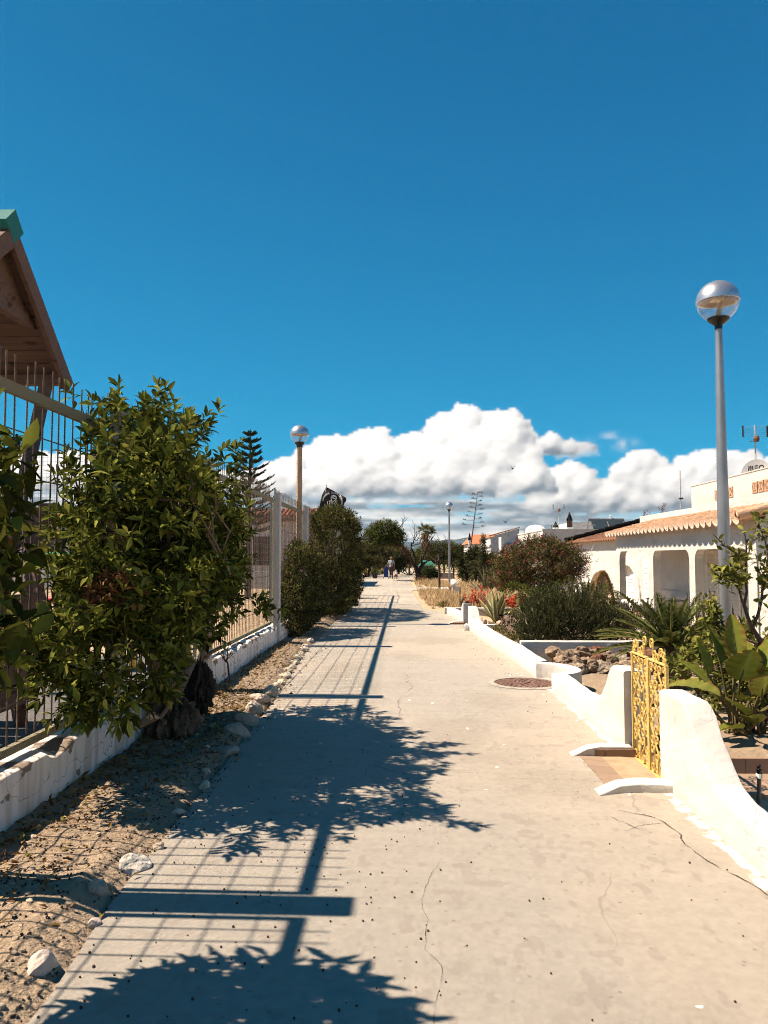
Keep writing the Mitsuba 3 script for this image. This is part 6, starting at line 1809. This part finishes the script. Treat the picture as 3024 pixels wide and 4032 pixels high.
tree('yellow-green low bush spilling over the white kerb', [(-3.2, 62, 0), (-3.2, 62, .3)], [(-3.1, 63.6, .42, .9, .7, .32), (-2.2, 67, .4, .6, .6, .3), (-4.2, 60, .45, .8, .8, .4)], 620, .13, 6, 315, [(.15, .15, .03), (.10, .11, .025), (.19, .17, .05)], .3, 'low_bush', cat='bush')
tree('leafy green oleander bush at the foot of the dead tree', [(1.75, 54.6, 0), (1.75, 54.6, .4)], [(1.6, 54.6, .55, .6, .5, .5), (2.1, 54.8, .4, .5, .5, .4), (1.2, 54.4, .35, .4, .4, .35)], 420, .22, 6, 316, [(.04, .06, .025), (.07, .09, .04), (.10, .12, .06)], .22, 'low_bush', cat='bush')
tree('broad dark green umbrella pine in the distance', [(4.6, 92, 0), (4.5, 92, 2)], [(4.3, 92, 2.6, 2.2, 1.6, .95), (6.2, 94, 2.3, 1.8, 1.5, .9), (2.9, 96, 2.2, 1.6, 1.5, .9), (8.0, 95, 2.0, 1.6, 1.4, .9)], 2400, .28, 6, 317, [(.06, .068, .022), (.085, .092, .03), (.04, .046, .018)], .22, 'umbrella_pine')
tree('mixed brownish shrubs closing the far end of the path', [(.6, 108, 0), (.6, 108, 1)], [(.4, 108, 1.2, 2.0, 1.5, 1.1), (-2.6, 106, 1.6, 2.0, 1.5, 1.5), (-5.6, 104, 1.9, 2.2, 1.5, 1.8), (3.2, 106, 1.2, 1.8, 1.5, 1.1), (-.9, 100, .5, .8, .8, .5)], 2600, .26, 6, 318, [(.09, .07, .03), (.12, .075, .035), (.07, .07, .025), (.05, .052, .02)], .35, 'far_shrubs', cat='shrub')
tree('dull green shrub mass behind the hedge at the left of the far path', [(-5, 58, 0), (-5, 58, 1)], [(-4.9, 58, 1.4, 1.2, 1.2, 1.3), (-6.4, 60, 1.7, 1.4, 1.3, 1.6)], 1500, .18, 6, 319, BR, .3, 'low_bush', cat='bush')

tree('full green shrub mass between the red shrub and the green tent', [(.35, 66, 0), (.35, 66, .8)], [(.3, 74, 1.5, .8, .8, .9), (-1.9, 72, 2.0, 1.2, .9, 1.1), (1.3, 70, 1.5, .9, .8, .8)], 1300, .16, 6, 321, OL, .35, 'far_shrubs', cat='shrub')

# palm
pm = thing('fan_palm', 'windblown fan palm behind the dead tree', 'palm')
rng = np.random.default_rng(320)
PC = np.array([2.0, 75, 4.0])
put('trunk', M().tube([(2.05, 75, 0), (2.0, 75, 2.0), PC], [.24, .20, .18], 9, (.12, .085, .06)), 'mat_rough', pm, smooth=True)
for k in range(30):
    az, el = rng.uniform(0, 360), rng.uniform(-10, 75)
    u = np.array([math.cos(math.radians(az)) * math.cos(math.radians(el)), math.sin(math.radians(az)) * math.cos(math.radians(el)), math.sin(math.radians(el))]) + [.35, 0, .05]
    u = unit(u)
    c = PC + u * rng.uniform(.35, .6)
    side = unit(np.cross(u, [0, 0, 1]))
    n_ = 14
    an = np.linspace(-1.1, 1.1, n_)
    d = u * np.cos(an)[:, None] + side * np.sin(an)[:, None] + np.array([.25, 0, -.25])
    m = M().tube([PC, c], .015, 4, (.14, .13, .05))
    v, f, cc = leaf_mesh(np.tile(c, (n_, 1)), d, rng.uniform(.45, .75, n_), np.full(n_, .05), np.array([(.09, .10, .035), (.15, .14, .06), (.20, .18, .08)])[rng.integers(0, 3, n_)], rng)
    m.add(v, f, cc)
    put('frond', m, 'mat_leaf', pm, smooth=True)
n_ = 260
q = PC + np.column_stack([rng.normal(size=n_) * .16, rng.normal(size=n_) * .16, -rng.uniform(.0, 1.3, n_)])
put('dead_skirt', leaf_mesh(q, np.column_stack([rng.normal(size=n_) * .5, rng.normal(size=n_) * .5, -np.ones(n_)]), rng.uniform(.4, .8, n_), np.full(n_, .06), np.array([(.26, .18, .10), (.18, .12, .07)])[rng.integers(0, 2, n_)], rng), 'mat_dryleaf', pm)

# green canopy
tn = thing('green_tent', 'small green canopy tent with grey sides behind the dead tree', 'tent')
put('roof', M().add([[1.1, 63, .88], [2.5, 63, .88], [2.5, 65, .88], [1.1, 65, .88], [1.5, 64, 1.32], [2.1, 64, 1.32]], [[0, 1, 5], [0, 5, 4], [2, 3, 4], [2, 4, 5], [0, 4, 3], [1, 2, 5]], (.03, .13, .085)), 'mat_plain', tn)
put('side', M().box((1.12, 63.02, 0), (2.48, 63.06, .86), (.13, .13, .13)), 'mat_plain', tn)
put('side', M().box((1.12, 63.08, 0), (1.16, 65, .86), (.13, .13, .13)), 'mat_plain', tn)
lw = thing('low_stone_wall', 'low grey wall in the dry garden beyond the wooden post', 'wall')
put('wall', M().box((2.5, 59.5, -.1), (3.7, 59.8, .36), (.28, .24, .21)), 'mat_rough', lw)

wp = thing('wooden_post', 'dark weathered wooden post with a small box near its top', 'post')
put('post', M().tube([(1.69, 38.3, -.05), (1.70, 38.3, .9), (1.68, 38.3, 1.76)], [.065, .06, .055], 7, (.07, .05, .04)), 'mat_rough', wp)
put('box', M().box((1.52, 38.22, 1.18), (1.63, 38.36, 1.42), (.09, .065, .05)), 'mat_rough', wp)
rd = thing('iron_rod', 'thin iron rod standing by the farthest garden wall', 'rod')
put('rod', M().tube([(1.72, 24.3, -.05), (1.72, 24.3, .66)], .018, 6, (.06, .05, .045)), 'mat_plain', rd)
ws = thing('white_stone', 'whitewashed stone block at the foot of the distant lamp post', 'stone')
put('block', M().box((2.12, 34.6, -.05), (2.42, 34.9, .27), (.62, .59, .54)), 'mat_rough', ws)
v, f = rock(330, (.17, .15, .19), 1.0, 3, .5, 2.4)
tw = thing('white_stone', 'lumpy white painted stone set on top of the stone block', 'stone')
put('lump', (v + [2.20, 34.7, .42], f, np.full(v.shape, .66)), 'mat_rough', tw)
pp2 = thing('clay_pot', 'small clay pot with dry stems beside the whitewashed block', 'pot')
put('pot', M().lathe([(.05, 0), (.07, .12), (.08, .13), (.07, .15), (0, .13)], 12, (1.98, 34.2, 0), (.25, .12, .07)), 'mat_plain', pp2)
q = np.tile([1.98, 34.2, .12], (14, 1))
put('stems', leaf_mesh(q, np.column_stack([rng.normal(size=(14, 2)) * .4, np.ones(14)]), rng.uniform(.15, .32, 14), np.full(14, .015), np.tile((.14, .09, .05), (14, 1)), rng), 'mat_dryleaf', pp2)

# yuccas, tall agaves, century plant
YP = [(5.0, 50, 1.35), (4.4, 51, 1.7), (5.6, 52, 1.5), (4.0, 54, 1.3), (3.5, 56, 1.6), (6.2, 54, 1.3), (3.0, 60, 1.7), (5.1, 56, 1.9), (4.6, 48, .8), (3.9, 49.5, .7), (5.6, 48.5, .9)]
YP.sort(key=lambda q: q[0] / q[1])
for i, (x, y, h) in enumerate(YP):
    rng = np.random.default_rng(340 + i)
    k = thing('yucca', f'dark spiky yucca, {ORD[i]} from the left in the thicket by the distant lamp', 'yucca', 'yuccas behind the dry grass')
    put('trunk', M().tube([(x, y, -.2), (x + rng.uniform(-.1, .1), y, h)], [.09, .07], 6, (.09, .07, .05)), 'mat_rough', k)
    n_ = 170
    d = unit(rng.normal(size=(n_, 3)) + [0, 0, .25])
    put('leaves', leaf_mesh(np.tile([x, y, h], (n_, 1)) + d * .05 + np.column_stack([np.zeros((n_, 2)), rng.uniform(-.45, .1, n_)]), d, rng.uniform(.5, .85, n_), np.full(n_, .055), np.array([(.03, .038, .018), (.05, .055, .025), (.075, .08, .035), (.13, .11, .06)])[rng.choice(4, n_, p=[.35, .35, .2, .1])], rng), 'mat_leaf', k, smooth=True)
tree('thin dark conifer spire among the yuccas', [(4.35, 43, -.1), (4.35, 43, 1.9)], [(4.35, 43, 1.2, .28, .28, .85), (4.36, 43, 2.2, .17, .17, .6)], 340, .2, 6, 355, [(.045, .05, .02), (.07, .07, .03)], .12, 'slender_conifer', r0=.05)
for i, (x, y) in enumerate([(4.15, 38.2), (4.75, 38.8), (3.75, 38.6)]):
    rng = np.random.default_rng(360 + i)
    k = thing('agave', ['tall erect agave with thick upright blades left of the oleander, middle of three', 'tall erect agave partly hidden by the oleander', 'smaller splayed agave at the left of the tall agaves'][i], 'agave')
    for q in range(16 if i < 2 else 12):
        sword((x + rng.normal() * .07, y, -.1), q * 137.5, rng.uniform(62, 88) if (q % 4 and i < 2) else rng.uniform(25, 60), rng.uniform(.9, 1.5) if i < 2 else rng.uniform(.6, .85), .16, rng, k, [(.075, .085, .05), (.10, .105, .07), (.085, .06, .035)][q % 3], (.12, .12, .07), droop=.05)
ct = thing('century_plant_stalk', 'tall leaning flower stalk of a century plant against the clouds', 'plant')
rng = np.random.default_rng(370)
A_, B_ = np.array([4.9, 60, 1.2]), np.array([5.66, 60, 6.62])
put('stalk', M().tube([A_ - [.17, 0, 1.3], A_, (A_ + B_) / 2 + [.03, 0, 0], B_], [.09, .075, .05, .02], 6, (.12, .085, .07)), 'mat_rough', ct, smooth=True)
for q in range(17):
    t = .50 + .5 * q / 16
    p = A_ + (B_ - A_) * t
    s2 = -1 if q % 2 else 1
    L = .62 * (1.12 - t) / .62 * rng.uniform(.8, 1.2) + .10
    e_ = p + np.array([s2 * L, rng.uniform(-.2, .2), .10 * L])
    m = M().tube([p, p + np.array([s2 * L * .6, 0, 0]), e_], .014, 4, (.10, .07, .06))
    nn = 34
    v, f, c = leaf_mesh(e_ + rng.normal(size=(nn, 3)) * [.09, .07, .03], rng.normal(size=(nn, 3)) + [0, 0, .6], rng.uniform(.05, .12, nn), np.full(nn, .045), np.array([(.10, .08, .05), (.07, .055, .04)])[rng.integers(0, 2, nn)], rng)
    m.add(v, f, c)
    put('flower_tier', m, 'mat_plain', ct)

# dry grass
rng = np.random.default_rng(380)
n = 26000
y = 23.6 + 28 * rng.random(n) ** 1.3
lo = np.interp(y, [23, 24.1, 30, 37, 41, 50, 62], [1.3, .75, .55, .5, .5, .55, .9])
x = lo + .05 + rng.gamma(1.5, 1.5, n)
k_ = (x < 6.5) & ~((y > 37.2) & (y < 40.8) & (x < 2.5)) & (meshkit.fbm(np.column_stack([x * 1.3, y * .8, y * 0]), 3, 2) > .40)
x, y = x[k_], y[k_]
y2 = rng.uniform(52.5, 57.5, 1800)
x2 = rng.uniform(-5.2, -3.3, 1800)
x, y = np.concatenate([x, x2]), np.concatenate([y, y2])
n = len(x)
hh = rng.uniform(.10, .34, n) * (.5 + meshkit.fbm(np.column_stack([x * .9, y * .6, y * 0]), 3, 4))
d = np.column_stack([rng.normal(size=(n, 2)) * .55, np.ones(n)])
zg = ground_z(x, y)
pal = np.array([(.46, .33, .17), (.56, .42, .24), (.37, .25, .12), (.62, .48, .30)])
put('dry_grass', leaf_mesh(np.column_stack([x, y, zg - .01]), d, hh, np.full(n, .022), pal[rng.integers(0, 4, n)] * rng.uniform(.75, 1.2, (n, 1)), rng, BLADE, tilt=1.), 'mat_dryleaf', label='straw-coloured dry grass right of the path', category='grass', kind='stuff')
for i, (x, y, s_) in enumerate([(1.25, 24.9, .22), (1.05, 51.0, .45), (.95, 49.6, .35), (-1.70, 25.2, .25), (-4.0, 56, .5)]):
    rng = np.random.default_rng(390 + i)
    tp, ta = blob_tips([(x, y, s_ * .35, s_, s_, s_ * .5)], 46, rng, .3, .4, i)
    k = thing('weed_tuft', ['green weed growing at the edge of the sandy verge', 'dry scrubby tuft round the foot of the dead tree', 'small dry scrub left of the foot of the dead tree', 'brown tuft at the foot of the tall hedge', 'brown dry scrub left of the path near the black pot'][i], 'weed')
    put('foliage', rosettes(tp, ta, 6, .09 if i != 1 else .14, .3, rng, [(.09, .10, .03), (.06, .07, .02)] if i == 0 else [(.16, .10, .05), (.11, .07, .04)], LEAF4), 'mat_dryleaf', k, smooth=True)

# birds
for i, (x, y, z, s_) in enumerate([(5.6, 40, 6.2, .16), (6.5, 50, 3.85, .2)]):
    k = thing('bird', ['small dark bird in front of the big cloud', 'small dark bird low above the far rooftops'][i], 'bird')
    bz = trimesh.creation.icosphere(2)
    put('body', M().add(np.array(bz.vertices) * [s_ * .3, s_ * .75, s_ * .25] + [x, y, z], bz.faces, (.02, .02, .025)), 'mat_plain', k, smooth=True)
    for s2 in (-1, 1):
        put('wing', M().add([[x, y - s_ * .4, z], [x, y + s_ * .35, z], [x + s2 * s_ * .7, y + s_ * .1, z + s_ * .75], [x + s2 * s_ * .9, y - s_ * .45, z + s_ * .85], [x, y - s_ * .4, z + .012], [x, y + s_ * .35, z + .012], [x + s2 * s_ * .7, y + s_ * .1, z + s_ * .75 + .012], [x + s2 * s_ * .9, y - s_ * .45, z + s_ * .85 + .012]], [[0, 1, 2, 3], [7, 6, 5, 4], [0, 4, 5, 1], [1, 5, 6, 2], [2, 6, 7, 3], [3, 7, 4, 0]], (.02, .02, .025)), 'mat_plain', k)

# far scrub and the hills
rng = np.random.default_rng(400)
m = M()
for q in range(420):
    a = math.radians(rng.uniform(-60, 60))
    D_ = rng.uniform(150, 700)
    s_ = rng.uniform(1.2, 3.2) * (1 + D_ / 600)
    v, f = rock(600 + q % 12, (s_ * 1.4, s_ * 1.4, s_), .8, 2, .5, 2.2)
    m.add(v + [D_ * math.sin(a), D_ * math.cos(a), s_ * .3 - .1], f, np.array((.045, .05, .022)) * rng.uniform(.6, 1.5))
put('distant_scrub', m, 'mat_rough', label='far-off belt of scrub and low trees on the plain', category='scrub', kind='stuff')
az_ = np.radians(np.linspace(-75, 75, 320))
dd = np.linspace(5200, 9000, 46)
A, Dm = np.meshgrid(az_, dd, indexing='ij')
X, Y = Dm * np.sin(A), Dm * np.cos(A)
t = (Dm - 5200) / 3800
ridge = np.sin(PI * np.clip(t, 0, 1)) ** .8
hgt = ridge * (95 + 230 * (meshkit.fbm(np.stack([X / 1500, Y / 1500, X * 0], -1), 4, 12) - .30) + 55 * (meshkit.fbm(np.stack([X / 300, Y / 300, X * 0], -1), 3, 13) - .5))
hgt = np.maximum(hgt, -2) - 3 * (1 - ridge)
v = np.stack([X, Y, hgt], -1).reshape(-1, 3)
i, j = np.meshgrid(np.arange(319), np.arange(45), indexing='ij')
f = np.stack([i * 46 + j, i * 46 + j + 1, (i + 1) * 46 + j + 1, (i + 1) * 46 + j], -1).reshape(-1, 4)
f = np.vstack([f[:, [0, 1, 2]], f[:, [0, 2, 3]]])
g_ = meshkit.fbm(v / [260, 260, 260], 4, 3)
put('hills', (v, f, np.array((.035, .045, .04)) * (.55 + .9 * g_)[:, None]), 'mat_plain', smooth=True, label='low blue-grey hills on the horizon', kind='structure')
m = M()
kk = rng.choice(np.where((v[:, 2] > 30) & (np.hypot(v[:, 0], v[:, 1]) < 7200))[0], 260)
for p in v[kk]:
    s_ = rng.uniform(8, 17)
    m.box(p + [-s_, -6, -3], p + [s_, 6, rng.uniform(6, 11)], (.7, .68, .64))
put('hill_villages', m, 'mat_plain', label='tiny white houses dotted over the far hills', category='houses', kind='stuff')

# ---------------------------------------------------------------- the air between here and the hills
scene['haze_air'] = {'type': 'homogeneous', 'albedo': {'type': 'rgb', 'value': [.93, .955, .97]}, 'sigma_t': {'type': 'rgb', 'value': [0.8e-5, 1.6e-5, 2.7e-5]}, 'scale': 1.0}
scene['haze'] = {'type': 'cube', 'to_world': T().translate([0, 0, 146.0]).scale([10800, 10800, 150.0]), 'bsdf': {'type': 'null'}, 'interior': {'type': 'ref', 'id': 'haze_air'}}
labels['haze'] = {'label': 'thin haze in the air that fades the far hills', 'kind': 'stuff'}
scene['camera']['medium'] = {'type': 'ref', 'id': 'haze_air'}
